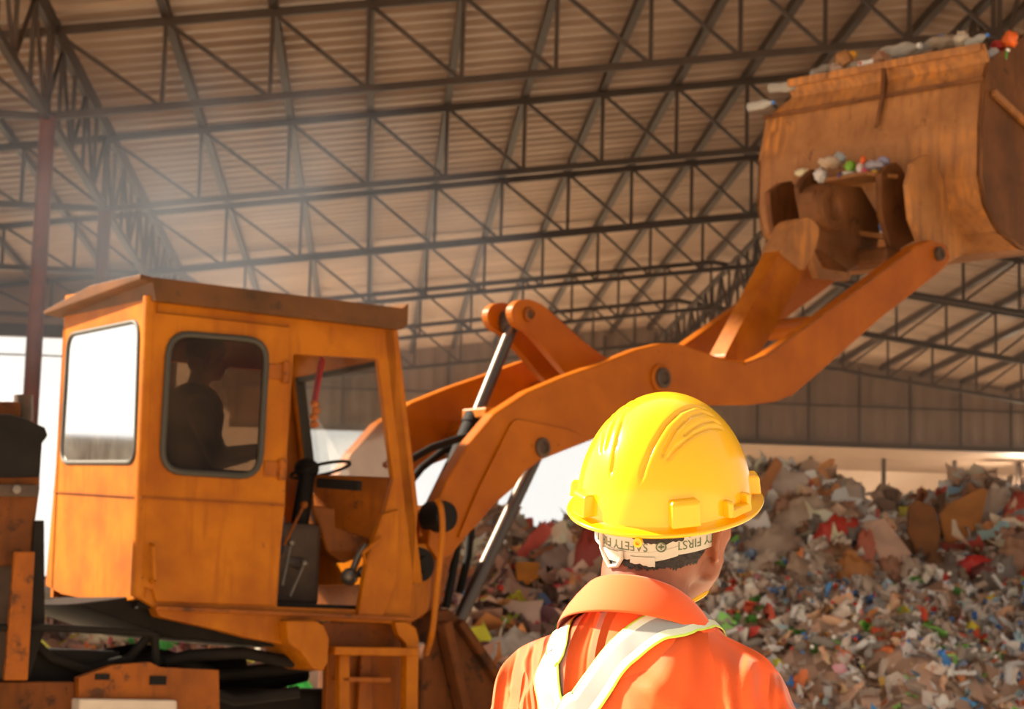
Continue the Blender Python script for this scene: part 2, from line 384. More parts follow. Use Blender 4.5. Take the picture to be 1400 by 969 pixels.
# a lit floodlight fixed under the annex soffit, far right
q = at_y(1396, 676, 60.5)
fx = empty('floodlight', (q.x, q.y, q.z)); tag(fx, 'bright warm floodlight shining on the far right wall', 'lamp')
h = MB(); h.box((0, 0, .16), (.7, .35, .12)); h.bar((0, 0, .2), (0, 0, 7.15 - q.z), .05); h.build('housing', M['truss'], fx, bevel=.02)
em, ent, eb = new_mat('lamp face'); eb.inputs['Emission Color'].default_value = (1, .85, .55, 1); eb.inputs['Emission Strength'].default_value = 40; M['lamp'] = em
ld_ = bpy.data.lights.new('floodlight_glow', 'POINT'); lo_ = bpy.data.objects.new('floodlight_glow', ld_); COL.objects.link(lo_); lo_.location = (q.x, q.y, q.z - .15); ld_.energy = 1300; ld_.color = (1, .82, .6); ld_.shadow_soft_size = .15
h = MB(); h.ellipsoid((0, 0, .08), (.32, .15, .1)); h.build('lens', M['lamp'], fx, smooth=True)
# ------------------------------------------------------------------ the waste pile
_TOP = [(-1500, 1.2), (-300, 1.35), (60, 1.8), (200, 1.85), (420, 2.0), (600, 2.25), (655, 2.6), (672, 2.95), (690, 2.9), (705, 2.75), (730, 2.6), (760, 2.75), (830, 2.95), (1010, 3.4), (1075, 3.65), (1115, 3.6), (1150, 3.3), (1240, 3.2), (1330, 3.42), (1400, 3.45), (1800, 3.3), (2600, 2.4)]
def top_of(x):
    px = 700 + x / 26 * FPX
    return np.interp(px, [a for a, _ in _TOP], [b for _, b in _TOP])
Y0, Y1 = 16.5, 26.
def pile_z(x, y):
    s = np.clip((y - Y0) / (Y1 - Y0), 0, 1); t = top_of(x)
    z = t * (s ** .8)
    back = np.clip((y - Y1) / 5., 0, 1)
    z = z - back * .5 * t
    return z + (.10 * np.sin(x * 2.1 + y * 1.3) + .07 * np.sin(x * 4.3 - y * 2.9 + 1) + .05 * np.sin(x * 7.7 + y * 5.1)) * np.minimum(1, s * 3)
def srgb(a): a = np.asarray(a, float) / 255; return np.where(a <= .04045, a / 12.92, ((a + .055) / 1.055) ** 2.4)
PAL_BOT = [((176, 168, 160), 22), ((150, 140, 132), 24), ((122, 110, 100), 20), ((205, 198, 190), 12), ((110, 92, 78), 12), ((160, 128, 104), 8), ((104, 122, 150), 3), ((130, 152, 164), 3), ((206, 64, 44), 3), ((226, 100, 60), 2), ((96, 150, 70), 2), ((226, 160, 50), 1.5), ((52, 104, 176), 2.5), ((200, 120, 130), 1.5)]
PAL_FILM = [((206, 190, 176), 20), ((176, 156, 140), 22), ((150, 126, 108), 18), ((120, 98, 80), 16), ((226, 216, 206), 8), ((160, 112, 74), 8), ((196, 150, 128), 6), ((196, 70, 60), 4), ((214, 120, 96), 3), ((130, 130, 136), 5), ((90, 74, 64), 8), ((120, 150, 180), 1.5), ((220, 170, 70), 1.5)]
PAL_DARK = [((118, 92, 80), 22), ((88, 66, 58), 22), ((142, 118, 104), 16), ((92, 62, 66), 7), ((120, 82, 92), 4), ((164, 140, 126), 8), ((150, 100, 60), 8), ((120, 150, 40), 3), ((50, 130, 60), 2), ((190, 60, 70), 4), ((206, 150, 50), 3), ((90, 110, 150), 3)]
GAIN = 2.7
def pick(pal, n):
    w = np.array([p[1] for p in pal], float); idx = rng.choice(len(pal), n, p=w / w.sum())
    return srgb(np.array([p[0] for p in pal])[idx]) * rng.uniform(.75, 1.15, (n, 1)) * GAIN
def tmpl_bottle():
    seg = 6; prof = [(.03, 0), (.034, .015), (.03, .09), (.034, .15), (.014, .2), (.014, .235)]
    v = [(r * math.cos(2 * PI * k / seg), r * math.sin(2 * PI * k / seg), h - .11) for r, h in prof for k in range(seg)]
    f = [(i * seg + k, i * seg + (k + 1) % seg, (i + 1) * seg + (k + 1) % seg, (i + 1) * seg + k) for i in range(5) for k in range(seg)]
    return np.array(v), f
def tmpl_film(n=4):
    v = [((i / (n - 1) - .5), (j / (n - 1) - .5), 0) for i in range(n) for j in range(n)]
    return np.array(v), [(i * n + j, (i + 1) * n + j, (i + 1) * n + j + 1, i * n + j + 1) for i in range(n - 1) for j in range(n - 1)]
def rots(n):
    q = rng.normal(size=(n, 4)); q /= np.linalg.norm(q, axis=1)[:, None]; w, x, y, z = q.T
    return np.stack([1 - 2 * (y * y + z * z), 2 * (x * y - z * w), 2 * (x * z + y * w), 2 * (x * y + z * w), 1 - 2 * (x * x + z * z), 2 * (y * z - x * w), 2 * (x * z - y * w), 2 * (y * z + x * w), 1 - 2 * (x * x + y * y)], 1).reshape(n, 3, 3)
def spread(n):
    """Points on the pile: many where the photo looks at it, fewer outside."""
    y = Y0 + (Y1 + 1.5 - Y0) * rng.beta(1.6, 1.3, n); x = rng.uniform(-7.5, 8.5, n); return x, y
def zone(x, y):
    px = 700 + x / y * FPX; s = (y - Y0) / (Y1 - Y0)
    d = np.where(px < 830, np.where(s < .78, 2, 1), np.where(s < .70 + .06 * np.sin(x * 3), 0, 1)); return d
V, Fc, Cc = [], [], []; base = 0
def emit(tv, tf, pos, R, S, cols, crumple=0.):
    global base
    n = len(pos); k = len(tv); P = tv[None] * S[:, None, :]
    if crumple: P = P + rng.normal(size=P.shape) * crumple * S.max(1)[:, None, None]
    P = np.einsum('nij,nkj->nki', R, P) + pos[:, None, :]
    V.append(P.reshape(-1, 3)); f = np.array(tf); ff = (f[None] + (np.arange(n) * k)[:, None, None] + base).reshape(-1, 4)
    Fc.append(ff); Cc.append(np.repeat(cols, len(tf), 0) * rng.uniform(.8, 1.15, (n * len(tf), 1))); base += n * k
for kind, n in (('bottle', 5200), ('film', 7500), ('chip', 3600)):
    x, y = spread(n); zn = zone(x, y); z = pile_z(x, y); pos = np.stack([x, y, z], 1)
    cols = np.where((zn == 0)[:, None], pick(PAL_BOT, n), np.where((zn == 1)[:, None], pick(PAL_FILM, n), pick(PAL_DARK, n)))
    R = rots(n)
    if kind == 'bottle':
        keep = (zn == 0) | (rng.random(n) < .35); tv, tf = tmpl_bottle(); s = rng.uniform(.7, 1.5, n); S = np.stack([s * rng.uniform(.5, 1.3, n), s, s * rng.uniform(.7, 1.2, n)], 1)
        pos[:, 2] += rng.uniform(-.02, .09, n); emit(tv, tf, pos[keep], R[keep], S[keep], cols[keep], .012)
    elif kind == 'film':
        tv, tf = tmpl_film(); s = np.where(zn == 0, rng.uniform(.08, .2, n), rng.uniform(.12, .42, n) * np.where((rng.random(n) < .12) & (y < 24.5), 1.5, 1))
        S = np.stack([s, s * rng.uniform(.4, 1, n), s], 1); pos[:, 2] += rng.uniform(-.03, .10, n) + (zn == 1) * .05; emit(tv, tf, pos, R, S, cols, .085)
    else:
        br = np.array([(206, 66, 50), (222, 120, 60), (84, 120, 176), (120, 162, 196), (240, 234, 226), (120, 160, 84), (222, 180, 80), (226, 150, 140), (90, 78, 72), (226, 212, 200), (216, 196, 180), (196, 176, 160)])
        cols = srgb(br[rng.integers(0, len(br), n)]); keep = (zn != 1) | (rng.random(n) < .3)
        tv, tf = tmpl_film(2); s = rng.uniform(.03, .085, n); S = np.stack([s, s * rng.uniform(.6, 1.6, n), s], 1); pos[:, 2] += rng.uniform(.02, .12, n)
        emit(tv, tf, pos[keep], R[keep], S[keep], cols[keep], .12)
# body of the heap under the loose pieces
nx, ny = 190, 80; gx, gy = np.meshgrid(np.linspace(-16, 14, nx), np.linspace(Y0, Y1 + 6, ny)); gz = pile_z(gx, gy) + rng.normal(size=gx.shape) * .035
V.append(np.stack([gx.ravel(), gy.ravel(), gz.ravel()], 1)); ii = np.arange((ny - 1) * nx).reshape(ny - 1, nx)[:, :-1].ravel() + base
Fc.append(np.stack([ii, ii + 1, ii + nx + 1, ii + nx], 1)); Cc.append(pick([((118, 100, 88), 3), ((140, 120, 106), 3), ((96, 78, 66), 2)], len(ii)))
def mesh_np(name, verts, quads, cols, mat):
    me = bpy.data.meshes.new(name); me.vertices.add(len(verts)); me.vertices.foreach_set('co', verts.astype(np.float32).ravel())
    me.loops.add(quads.size); me.loops.foreach_set('vertex_index', quads.astype(np.int32).ravel())
    me.polygons.add(len(quads)); me.polygons.foreach_set('loop_start', (np.arange(len(quads)) * 4).astype(np.int32))
    me.update(calc_edges=True); me.validate()
    at = me.color_attributes.new('Col', 'FLOAT_COLOR', 'CORNER'); c = np.ones((len(quads), 4, 4), np.float32); c[:, :, :3] = np.clip(cols, 0, .86)[:, None, :]
    at.data.foreach_set('color', c.ravel()); me.materials.append(mat)
    o = bpy.data.objects.new(name, me); COL.objects.link(o); return o
M['waste'] = attr_mat('loose waste', .42)
tag(mesh_np('waste_pile', np.concatenate(V), np.concatenate(Fc), np.concatenate(Cc), M['waste']), 'huge heap of mixed plastic waste and packaging filling the hall', 'waste pile', kind='stuff')

# single bottles: one of each kind, then copies
def clear_plastic(name, rgb, trans=.45):
    m, nt, b = new_mat(name); b.inputs['Base Color'].default_value = (*lin(rgb), 1); b.inputs['Roughness'].default_value = .18
    b.inputs['Transmission Weight'].default_value = trans; b.inputs['IOR'].default_value = 1.2; return m
def bottle_mesh(name, body, cap, crush=.0, seg=12, fat=1.):
    mb = MB(); pr = [(.0, 0), (.026, 0), (.033, .008), (.034, .05), (.030, .06), (.030, .10), (.034, .11), (.034, .14), (.030, .16), (.013, .195), (.013, .21)]
    mb.lathe([(r * fat, h) for r, h in pr], (0, 0, -.11), seg=seg)
    k = len(mb.v); mb.v = [(x * (1 - crush * math.sin(PI * min(1, max(0, (z + .11) / .2)))), y * (1 + .4 * crush), z) for x, y, z in mb.v]
    mb.lathe([(.0, 0), (.0165, 0), (.0165, .018), (.014, .02)], (0, 0, .098), seg=seg, mi=1)
    me_o = mb.build(name, [body, cap], smooth=True); me = me_o.data; bpy.data.objects.remove(me_o); return me
KINDS = [('clear', (190, 186, 180), (60, 120, 200), 'clear plastic bottle with a blue cap', 62), ('clear', (182, 176, 168), (232, 230, 226), 'clear plastic bottle with a white cap', 62),
         ('clear', (176, 166, 154), (214, 60, 44), 'clear plastic bottle with a red cap', 44), ('green', (96, 160, 72), (236, 234, 230), 'green plastic bottle with a white cap', 26),
         ('blue', (104, 140, 186), (60, 100, 170), 'blue tinted plastic bottle with a blue cap', 34), ('white', (232, 228, 222), (214, 74, 56), 'white plastic bottle with a red cap', 30),
         ('brown', (140, 104, 74), (230, 170, 60), 'brownish plastic bottle with a yellow cap', 22), ('red', (210, 70, 52), (240, 236, 230), 'red plastic bottle with a white cap', 20)]
BOT = []
for i, (k, rgb, cap, lab, n) in enumerate(KINDS):
    body = clear_plastic(f'bottle plastic {i}', rgb, .35 if k in ('clear', 'green', 'blue') else .0); cp = plain(f'bottle cap {i}', cap, .4)
    BOT.append((bottle_mesh('plastic_bottle', body, cp, .3), lab, n, body, cp))
def place(me, name, p, label, cat, group=None, rot=None, sc=1.):
    o = bpy.data.objects.new(name, me); COL.objects.link(o); o.location = p
    o.rotation_euler = rot if rot is not None else (random.uniform(1.2, 1.9), random.uniform(-.4, .4), random.uniform(0, 2 * PI)); o.scale = (sc,) * 3
    return tag(o, label, cat, group)
for me, lab, n, _, _ in BOT:
    done = 0
    while done < n:
        y = random.uniform(19.2, 24.5); px = random.uniform(1000, 1420) if random.random() < .86 else random.uniform(600, 900)
        x = (px - 700) / FPX * y
        place(me, 'plastic_bottle', (x, y, float(pile_z(x, y)) + .07), f'crushed {lab} loose on the waste heap', 'bottle', f'{lab}s on the heap', sc=random.uniform(.9, 1.35)); done += 1

# larger single pieces on the heap
def crumpled(name, w, h, d, rgb, seed, wild=.22, n=14, rgb2=None, stripe=None):
    """A crumpled bag or sack: a lumpy closed skin, creased."""
    mb = MB(); mb.ellipsoid((0, 0, 0), (w / 2, d / 2, h / 2), seg=26, rings=16)
    out = []
    for v in mb.v:
        p = Vector(v); q = Vector((p.x / w, p.y / d, p.z / h)) * 5 + Vector((seed * 7.1, seed * 3.3, 0))
        k = abs(noise.noise(q)) * 1.2 + .5 * abs(noise.noise(q * 2.3)) - .35
        out.append(tuple(p * (1 + wild * 2 * k)))
    mb.v = out
    key = f'crumpled {rgb} {stripe}'
    if key not in M:
        m, nt, b = new_mat(key); tc = N(nt, 'ShaderNodeTexCoord'); nn = N(nt, 'ShaderNodeTexNoise', Scale=2.2, Detail=4.); nt.links.new(tc.outputs['Object'], nn.inputs['Vector'])
        c = ramp(nt, nn.outputs['Fac'], [(.35, tuple(x * .72 for x in lin(rgb))), (.6, lin(rgb))])
        if stripe:
            wv = N(nt, 'ShaderNodeTexWave', Scale=.55, Distortion=1.5); nt.links.new(tc.outputs['Object'], wv.inputs['Vector'])
            c = mix(nt, ramp(nt, wv.outputs['Fac'], [(.86, (0, 0, 0)), (.92, (1, 1, 1))]), c, lin(stripe))
        nt.links.new(c, b.inputs['Base Color']); b.inputs['Roughness'].default_value = .5; M[key] = m
    return mb.build(name, M[key], smooth=True, autosmooth=False)
def slab(name, pts, y, thick, rgb, lean=.3):
    """A torn cardboard sheet: outline taken as seen, laid leaning on the slope."""
    c = Vector((sum(p[0] for p in pts) / len(pts), sum(p[1] for p in pts) / len(pts)))
    lo = max(pts, key=lambda p: p[1]); d = ray(c.x, lo[1]); y = 18.
    while y < 26 and (CAMP + d * (y / d.y)).z > float(pile_z((CAMP + d * (y / d.y)).x, y)) + .08: y += .05
    y -= .1; mid = at_y(c.x, c.y, y); s = y / FPX
    loop = [Vector(((px - c.x) * s, (c.y - py) * s * lean, (c.y - py) * s)) for px, py in pts]
    mb = MB(); mb.plate(loop, (0, thick, 0)); key = f'board {rgb}'
    if key not in M: M[key] = plain(key, rgb, .8, noise_amt=.3, scale=3., bump=.3)
    o = mb.build(name, M[key], bevel=.01); o.location = mid; return o
def on_heap(o, px, py, label, cat, rot=0., dy=0., group=None):
    """Lay a piece where the line of sight through (px, py) meets the heap."""
    d = ray(px, py); y = 18.
    while y < 27 and (CAMP + d * (y / d.y)).z > float(pile_z((CAMP + d * (y / d.y)).x, y)) + .06: y += .05
    o.location = CAMP + d * ((y + dy) / d.y); o.rotation_euler = (random.uniform(-.3, .3), rot, random.uniform(-.5, .5)); return tag(o, label, cat, group)
tag(slab('cardboard', [(1284, 704), (1296, 690), (1346, 664), (1354, 668), (1340, 716), (1318, 738), (1302, 742), (1290, 742)], 25.3, .05, (176, 116, 56)), 'large torn light brown cardboard sheet standing on the heap crest', 'cardboard')
tag(slab('cardboard', [(1244, 692), (1256, 682), (1280, 692), (1286, 726), (1278, 760), (1254, 762), (1240, 726)], 25.0, .06, (124, 78, 38)), 'dark brown crumpled cardboard lump beside the light brown sheet', 'cardboard')
tag(slab('cardboard', [(1180, 714), (1212, 708), (1246, 756), (1232, 770), (1208, 776)], 24.4, .04, (190, 158, 140)), 'pinkish grey flattened carton left of the dark brown cardboard', 'cardboard')
tag(slab('cardboard', [(1018, 690), (1062, 622), (1072, 632), (1040, 690), (1028, 706)], 25.2, .05, (168, 112, 68)), 'narrow brown board poking up by the helmet brim', 'cardboard')
tag(slab('cardboard', [(704, 768), (738, 768), (736, 790), (722, 800), (706, 792)], 23.6, .05, (206, 132, 40)), 'orange yellow box side on the dark left part of the heap', 'cardboard')
tag(slab('cardboard', [(722, 762), (760, 740), (772, 752), (752, 776)], 24.2, .05, (146, 92, 58)), 'dull brown cardboard flap above the orange box side', 'cardboard')
SACKS = [(1078, 684, .62, .72, (214, 200, 190), (196, 70, 64), 'large white sack with a red stripe near the crest by the helmet', 'sack'),
         (1150, 735, .55, .4, (206, 62, 48), None, 'bright red bag in the middle of the upper heap', 'bag'),
         (1158, 752, .5, .28, (52, 40, 38), None, 'small black bag just under the bright red bag', 'bag'),
         (1362, 715, .45, .85, (206, 190, 176), None, 'tall pale plastic sheet bundle right of the brown cardboard', 'film bundle'),
         (1394, 712, .4, .6, (196, 84, 70), None, 'red film bundle at the right edge of the heap', 'film bundle'),
         (1212, 704, .5, .3, (140, 132, 126), None, 'dark grey film bundle left of the dark brown cardboard', 'film bundle'),
         (1150, 690, .6, .6, (202, 186, 172), None, 'big pale film bundle behind the pinkish carton', 'film bundle'),
         (1105, 720, .7, .6, (188, 168, 150), None, 'beige film bundle right of the striped sack', 'film bundle'),
         (1060, 760, .7, .6, (196, 176, 158), None, 'beige film bundle low beside the worker\'s cheek', 'film bundle'),
         (1165, 790, .45, .5, (184, 122, 62), None, 'small tan paper bag under the red bag', 'bag'),
         (1190, 770, .35, .7, (196, 110, 84), None, 'orange pink striped wrapper right of the tan paper bag', 'bag'),
         (1258, 775, .45, .22, (176, 184, 196), None, 'pale blue flattened container under the dark cardboard', 'container'),
         (1336, 776, .42, .25, (206, 52, 46), None, 'red bag on the boundary of films and bottles at right', 'bag'),
         (1352, 785, .4, .25, (110, 46, 44), None, 'dark maroon bag right of the red bag', 'bag'),
         (1388, 780, .6, .6, (170, 130, 104), None, 'brown paper bundle at the right edge', 'film bundle'),
         (1255, 745, .5, .4, (150, 140, 136), None, 'grey film lump between carton and cardboard', 'film bundle'),
         (812, 775, .55, .75, (170, 62, 50), (210, 190, 176), 'red and white striped sack left of the worker\'s neck', 'sack'),
         (765, 780, .6, .5, (176, 156, 148), None, 'pale grey film bundle right of the orange box side', 'film bundle'),
         (700, 862, .34, .3, (140, 186, 30), None, 'lime green bag on the dark left part of the heap', 'bag'),
         (712, 822, .3, .3, (46, 136, 60), None, 'dark green bag above the lime green bag', 'bag'),
         (705, 840, .3, .4, (176, 170, 40), None, 'mustard yellow wrapper between the two green bags', 'bag'),
         (738, 868, .4, .3, (132, 70, 104), None, 'purple wrapper right of the lime green bag', 'bag'),
         (690, 815, .8, .25, (186, 166, 156), None, 'long whitish film strip left of the dark green bag', 'film bundle'),
         (710, 900, .6, .5, (176, 168, 160), None, 'greyish clear film bundle below the lime green bag', 'film bundle'),
         (150, 834, .5, .2, (214, 188, 150), None, 'cream sack seen under the rear of the cab', 'sack'),
         (88, 830, .45, .3, (70, 150, 170), None, 'teal bag seen under the rear of the cab', 'bag'),
         (150, 874, .6, .25, (210, 200, 170), None, 'pale sack seen between the black hoses', 'sack'),
         (70, 868, .4, .2, (190, 180, 172), None, 'whitish film roll left of the pale sack between hoses', 'film bundle'),
         (250, 876, .5, .15, (150, 86, 120), None, 'purple pink bag strip seen under the cab floor', 'bag')]
for i, (px, py, w, h, rgb, stp, lab, cat) in enumerate(SACKS):
    on_heap(crumpled({'sack': 'sack', 'bag': 'plastic_bag', 'film bundle': 'film_bundle', 'container': 'flattened_container'}[cat], w, h, w * .5, rgb, i, stripe=stp), px, py, lab, cat)

# many middling pieces of film and paper on the upper part of the heap
MID = [((206, 190, 174), 'pale film bundle lying loose on the upper heap'), ((178, 152, 132), 'beige film bundle lying loose on the upper heap'), ((146, 106, 74), 'brown paper bundle lying loose on the upper heap'), ((186, 140, 116), 'pinkish film bundle lying loose on the upper heap'), ((128, 118, 112), 'grey film bundle lying loose on the upper heap')]
for i, (rgb, lab) in enumerate(MID):
    o0 = crumpled('film_bundle', .42, .3, .22, rgb, 90 + i, wild=.34); me = o0.data; bpy.data.objects.remove(o0)
    for k in range(22):
        px = random.uniform(1005, 1420) if k < 16 else random.uniform(640, 830); top = 690 if px > 1005 else 730; py = random.uniform(top, 790)
        d = ray(px, py); y = 18.
        while y < 26.5 and (CAMP + d * (y / d.y)).z > float(pile_z((CAMP + d * (y / d.y)).x, y)) + .05: y += .05
        o = place(me, 'film_bundle', CAMP + d * (y / d.y), lab, 'film bundle', lab.replace('bundle', 'bundles', 1), (random.uniform(-1, 1), random.uniform(-1, 1), random.uniform(0, 6))); o.scale = (random.uniform(.5, 1.3), random.uniform(.5, 1.2), random.uniform(.5, 1.2))
# ------------------------------------------------------------------ the wheel loader
# A: rear frame with the cab (right side of the machine = plane v 0).  B: front frame with boom and bucket, steered a little left.
_p = at_y(195, 600, 9.6); A = Frame((_p.x, _p.y), 57.8)
_q = A.w(A.onv(600, 725, 0)); _p = at_y(600, 725, _q.y + .3); B = Frame((_p.x, _p.y), 45)
LD = empty('wheel_loader', A.O, A.rot)
tag(LD, 'old orange wheel loader with raised boom and rusty bucket', 'wheel loader')
BL = A.loc(B.O); BLOC = (BL.x, BL.y, 0); BR = B.rot - A.rot
def pa(name, mb, mat, parent=None, **k): return mb.build(name, mat, parent or LD, **k)
def pb(name, mb, mat, parent=None, **k):
    if parent is None: return mb.build(name, mat, LD, loc=BLOC, rot=BR, **k)
    return mb.build(name, mat, parent, **k)
def la(pts, v): return [A.onv(x, y, v) for x, y in pts]
def lb(pts, v): return [B.onv(x, y, v) for x, y in pts]
VY = Vector((0, 1, 0))

# cab
CW = 1.16
rear_a, rear_b = A.onv(204, 410, 0), A.onv(187, 815, 0)
n_rear = (rear_a - rear_b).cross(VY).normalized()
def lr(pts): return [A.hit(x, y, rear_b, n_rear) for x, y in pts]
win = round_loop(la([(231, 455), (365, 466), (354, 652), (220, 644)], 0), .11)
opening = [(402, 484), (517, 490), (538, 655), (529, 690), (497, 833), (379, 829)]
shell = MB()
shell.plate(la([(204, 406), (543, 441), (572, 690), (562, 846), (214, 832), (186, 815)], 0), (0, .045, 0), [win, la(opening, 0)])
cab = pa('cab', shell, M['orange'], bevel=.006)
# rear panel with its window
rwin = round_loop(lr([(94, 458), (191, 438), (185, 632), (84, 632)]), .09)
rp = MB(); rp.plate(lr([(89, 404), (140, 393), (203, 386), (187, 818), (150, 826), (84, 812), (62, 800), (76, 640)]), -n_rear * .04, [rwin]); pa('rear_panel', rp, M['orange'], cab, bevel=.006)
top_z = rear_a.z; bot_z = rear_b.z
cp = MB(); cp.tube([rear_a + Vector((.01, .012, .02)), rear_b + Vector((.01, .012, 0))], .035, 12); pa('corner_post', cp, M['orange'], cab, smooth=True)
# far side wall with a window, front wall with the windscreen
f_top, f_bot = A.onv(543, 441, 0), A.onv(572, 690, 0)
fw = [Vector((p.x, CW, p.z)) for p in la([(204, 410), (543, 441), (572, 690), (562, 846), (187, 815)], 0)]
fwin = [Vector((u, CW, z)) for u, z in ((.46, 2.15), (.46, 2.86), (1.20, 2.86), (1.30, 2.15))]
sw = MB(); sw.plate(fw, (0, -.04, 0), [fwin]); pa('far_wall', sw, M['orange'], cab)
fu = lambda z: f_top.x + (f_bot.x - f_top.x) * (f_top.z - z) / (f_top.z - f_bot.z)
FP = lambda v, z, d=0: Vector((fu(z) + d, v, z))
ws = [FP(.09, 2.83, -.03), FP(CW - .10, 2.83, -.03), FP(CW - .10, 2.20, -.03), FP(.09, 2.20, -.03)]
nf = Vector((-1, 0, 0))
fr = MB(); fr.plate([FP(0, 2.99, -.03), FP(CW, 2.99, -.03), FP(CW, 1.7, -.03), FP(0, 1.7, -.03)], (-.05, 0, 0), [ws]); pa('front_wall', fr, M['orange'], cab)
gk = MB()
for a_, b_ in zip(ws, ws[1:] + ws[:1]): gk.bar(a_ + nf * .02, b_ + nf * .02, .035, .05)
pa('windscreen_gasket', gk, M['gasket'], cab)
g = MB(); g.plate(ws, (-.008, 0, 0)); pa('windscreen', g, M['glass_front'], cab)
fl_ = MB(); fl_.box((.72, CW / 2, 1.555), (1.36, CW - .1, .05)); pa('cab_floor', fl_, M['black'], cab)
# roof with a deep visor
rf = MB(); zt_, zl_ = 3.085, 2.985
def rcap(u, d): return [(u, -.075, zl_ - .015 + d), (u, CW + .085, zl_ + .06), (u, CW + .085, zt_ - .02 + d), (u, CW * .5, zt_ + .03 + d), (u, -.075, zt_ - .005 + d)]
st = [rcap(-.085, .07)[:0] + [(-.085, -.075, zt_ - .02), (-.085, CW + .085, zt_ - .03), (-.085, CW + .085, zt_ - .012), (-.085, CW * .5, zt_ + .035), (-.085, -.075, zt_ + .002)], [(-.02, -.075, zt_ - .03)] + rcap(-.02, 0)[1:], rcap(0, 0), rcap(1.33, 0), rcap(1.365, .03)]; vs = [p for c in st for p in c]
rf.add(vs, [(i * 5 + k, i * 5 + (k + 1) % 5, i * 5 + 5 + (k + 1) % 5, i * 5 + 5 + k) for i in range(4) for k in range(5)] + [(0, 1, 2, 3, 4), (24, 23, 22, 21, 20)])
pa('cab_roof', rf, M['roof_brown'], bevel=.012)

# rear window
rg = MB(); rg.plate(rwin, -n_rear * .006); rwo = pa('rear_window', rg, M['glass_rear']); rwo.location = (0, 0, 0)
gk = MB(); gk.tube(rwin + [rwin[0]], .012, 8, caps=False); pa('gasket', gk, M['gasket'], rwo, smooth=True)

# door: a proud panel with window, handle, hinges
dwin = round_loop(la([(231, 455), (365, 466), (354, 652), (220, 644)], -.02), .11)
dr = MB(); dr.plate(la([(207, 426), (397, 447), (390, 690), (376, 828), (214, 822), (210, 806), (190, 800), (196, 680)], -.02), (0, .018, 0), [dwin])
door = pa('door', dr, M['orange'], bevel=.005); door['label'] = 'orange cab door with dusty window'
g = MB(); g.plate(dwin, (0, .006, 0)); pa('window_pane', g, M['glass_side'], door)
gk = MB(); gk.tube([p + Vector((0, -.006, 0)) for p in dwin + [dwin[0]]], .016, 8, caps=False); pa('gasket', gk, M['gasket'], door, smooth=True)
h = MB(); hp = la([(206, 745), (207, 795)], -.02); h.tube([hp[0], hp[0] + Vector((0, -.04, -.01)), hp[1] + Vector((0, -.04, .01)), hp[1]], .011, 8); pa('handle', h, M['orange'], door, smooth=True)
for py in (509, 642):
    hh = MB(); c = A.onv(391 if py < 600 else 386, py, -.03); hh.tube([c + Vector((0, 0, -.05)), c + Vector((0, 0, .05))], .022, 10); hh.box(c + Vector((-.05, .008, 0)), (.09, .012, .075)); pa('hinge', hh, M['orange_dirty'], door, bevel=.003)
sm = MB(); s = la([(192, 680), (390, 691)], -.026); sm.bar(s[0], s[1], .012, .006); pa('seam', sm, M['orange_dirty'], door)
# belt seam over the rear panel
s = lr([(75, 672), (190, 679)]); sm = MB(); sm.bar(s[0] + n_rear * .004, s[1] + n_rear * .004, .012, .006); pa('seam', sm, M['orange_dirty'], cab)

# sill skirt, mudguard, step, handrail
sk = MB(); sk.plate(la([(212, 830), (561, 845), (564, 856), (530, 852), (430, 848), (396, 882), (340, 872), (300, 861), (218, 843)], -.01), (0, .10, 0)); pa('sill', sk, M['orange'], bevel=.006)
se = MB(); s = la([(212, 831), (561, 846)], -.03); se.bar(s[0], s[1], .03, .02); pa('sill_edge', se, M['orange_dirty'], bevel=.004)
mg = MB(); mg.plate(la([(392, 848), (432, 848), (444, 855), (451, 872), (449, 906), (442, 918), (431, 914), (411, 890), (394, 877)], -.10), (0, .4, 0)); pa('mudguard', mg, M['orange'], bevel=.012)
rc = MB(); rc.plate(la([(440, 850), (545, 852), (556, 890), (552, 1010), (445, 1010), (448, 880)], .12), (0, .05, 0)); pa('ladder_back', rc, M['orange_dirty'], bevel=.005)
stp = MB(); s = la([(448, 889), (562, 891)], -.02); stp.bar(s[0], s[1], .16, .04, mi=0); pa('step', stp, M['orange'], bevel=.006)
stp = MB(); s = la([(462, 928), (528, 929)], .04); stp.bar(s[0], s[1], .1, .025); pa('step', stp, M['orange_dirty'], bevel=.004)
po = MB(); po.plate(la([(540, 850), (556, 850), (569, 858), (573, 872), (571, 1030), (555, 1030), (556, 880), (545, 868)], -.04), (0, .06, 0)); pa('ladder_post', po, M['orange'], bevel=.006)
po = MB(); po.plate(la([(464, 895), (478, 895), (478, 1030), (464, 1030)], -.01), (0, .05, 0)); pa('ladder_post', po, M['orange'], bevel=.006)
po = MB(); po.plate(la([(494, 895), (506, 895), (512, 1030), (486, 1030)], .08), (0, .03, 0)); pa('ladder_post', po, M['orange_dirty'], bevel=.006)
hr = MB(); hr.tube(round_loop([A.onv(566, 683, .16)] + la([(602, 683), (606, 720), (598, 800), (591, 868)], -.10) + [A.onv(583, 893, .02), A.onv(583, 893, .03)], .06, 4)[6:-6], .0155, 10); pa('grab_rail', hr, M['orange'], smooth=True)
kp = MB(); kp.plate(la([(524, 702), (546, 696), (549, 738), (545, 790), (524, 845), (490, 842), (503, 762)], -.03), (0, .05, 0)); pa('kick_panel', kp, M['orange'], bevel=.008)
ks = MB(); s = la([(500, 770), (521, 735)], -.05); ks.tube([s[0], s[0] + Vector((-.03, -.02, .05)), s[1]], .01, 8); pa('kick_panel_strap', ks, M['orange'], smooth=True)

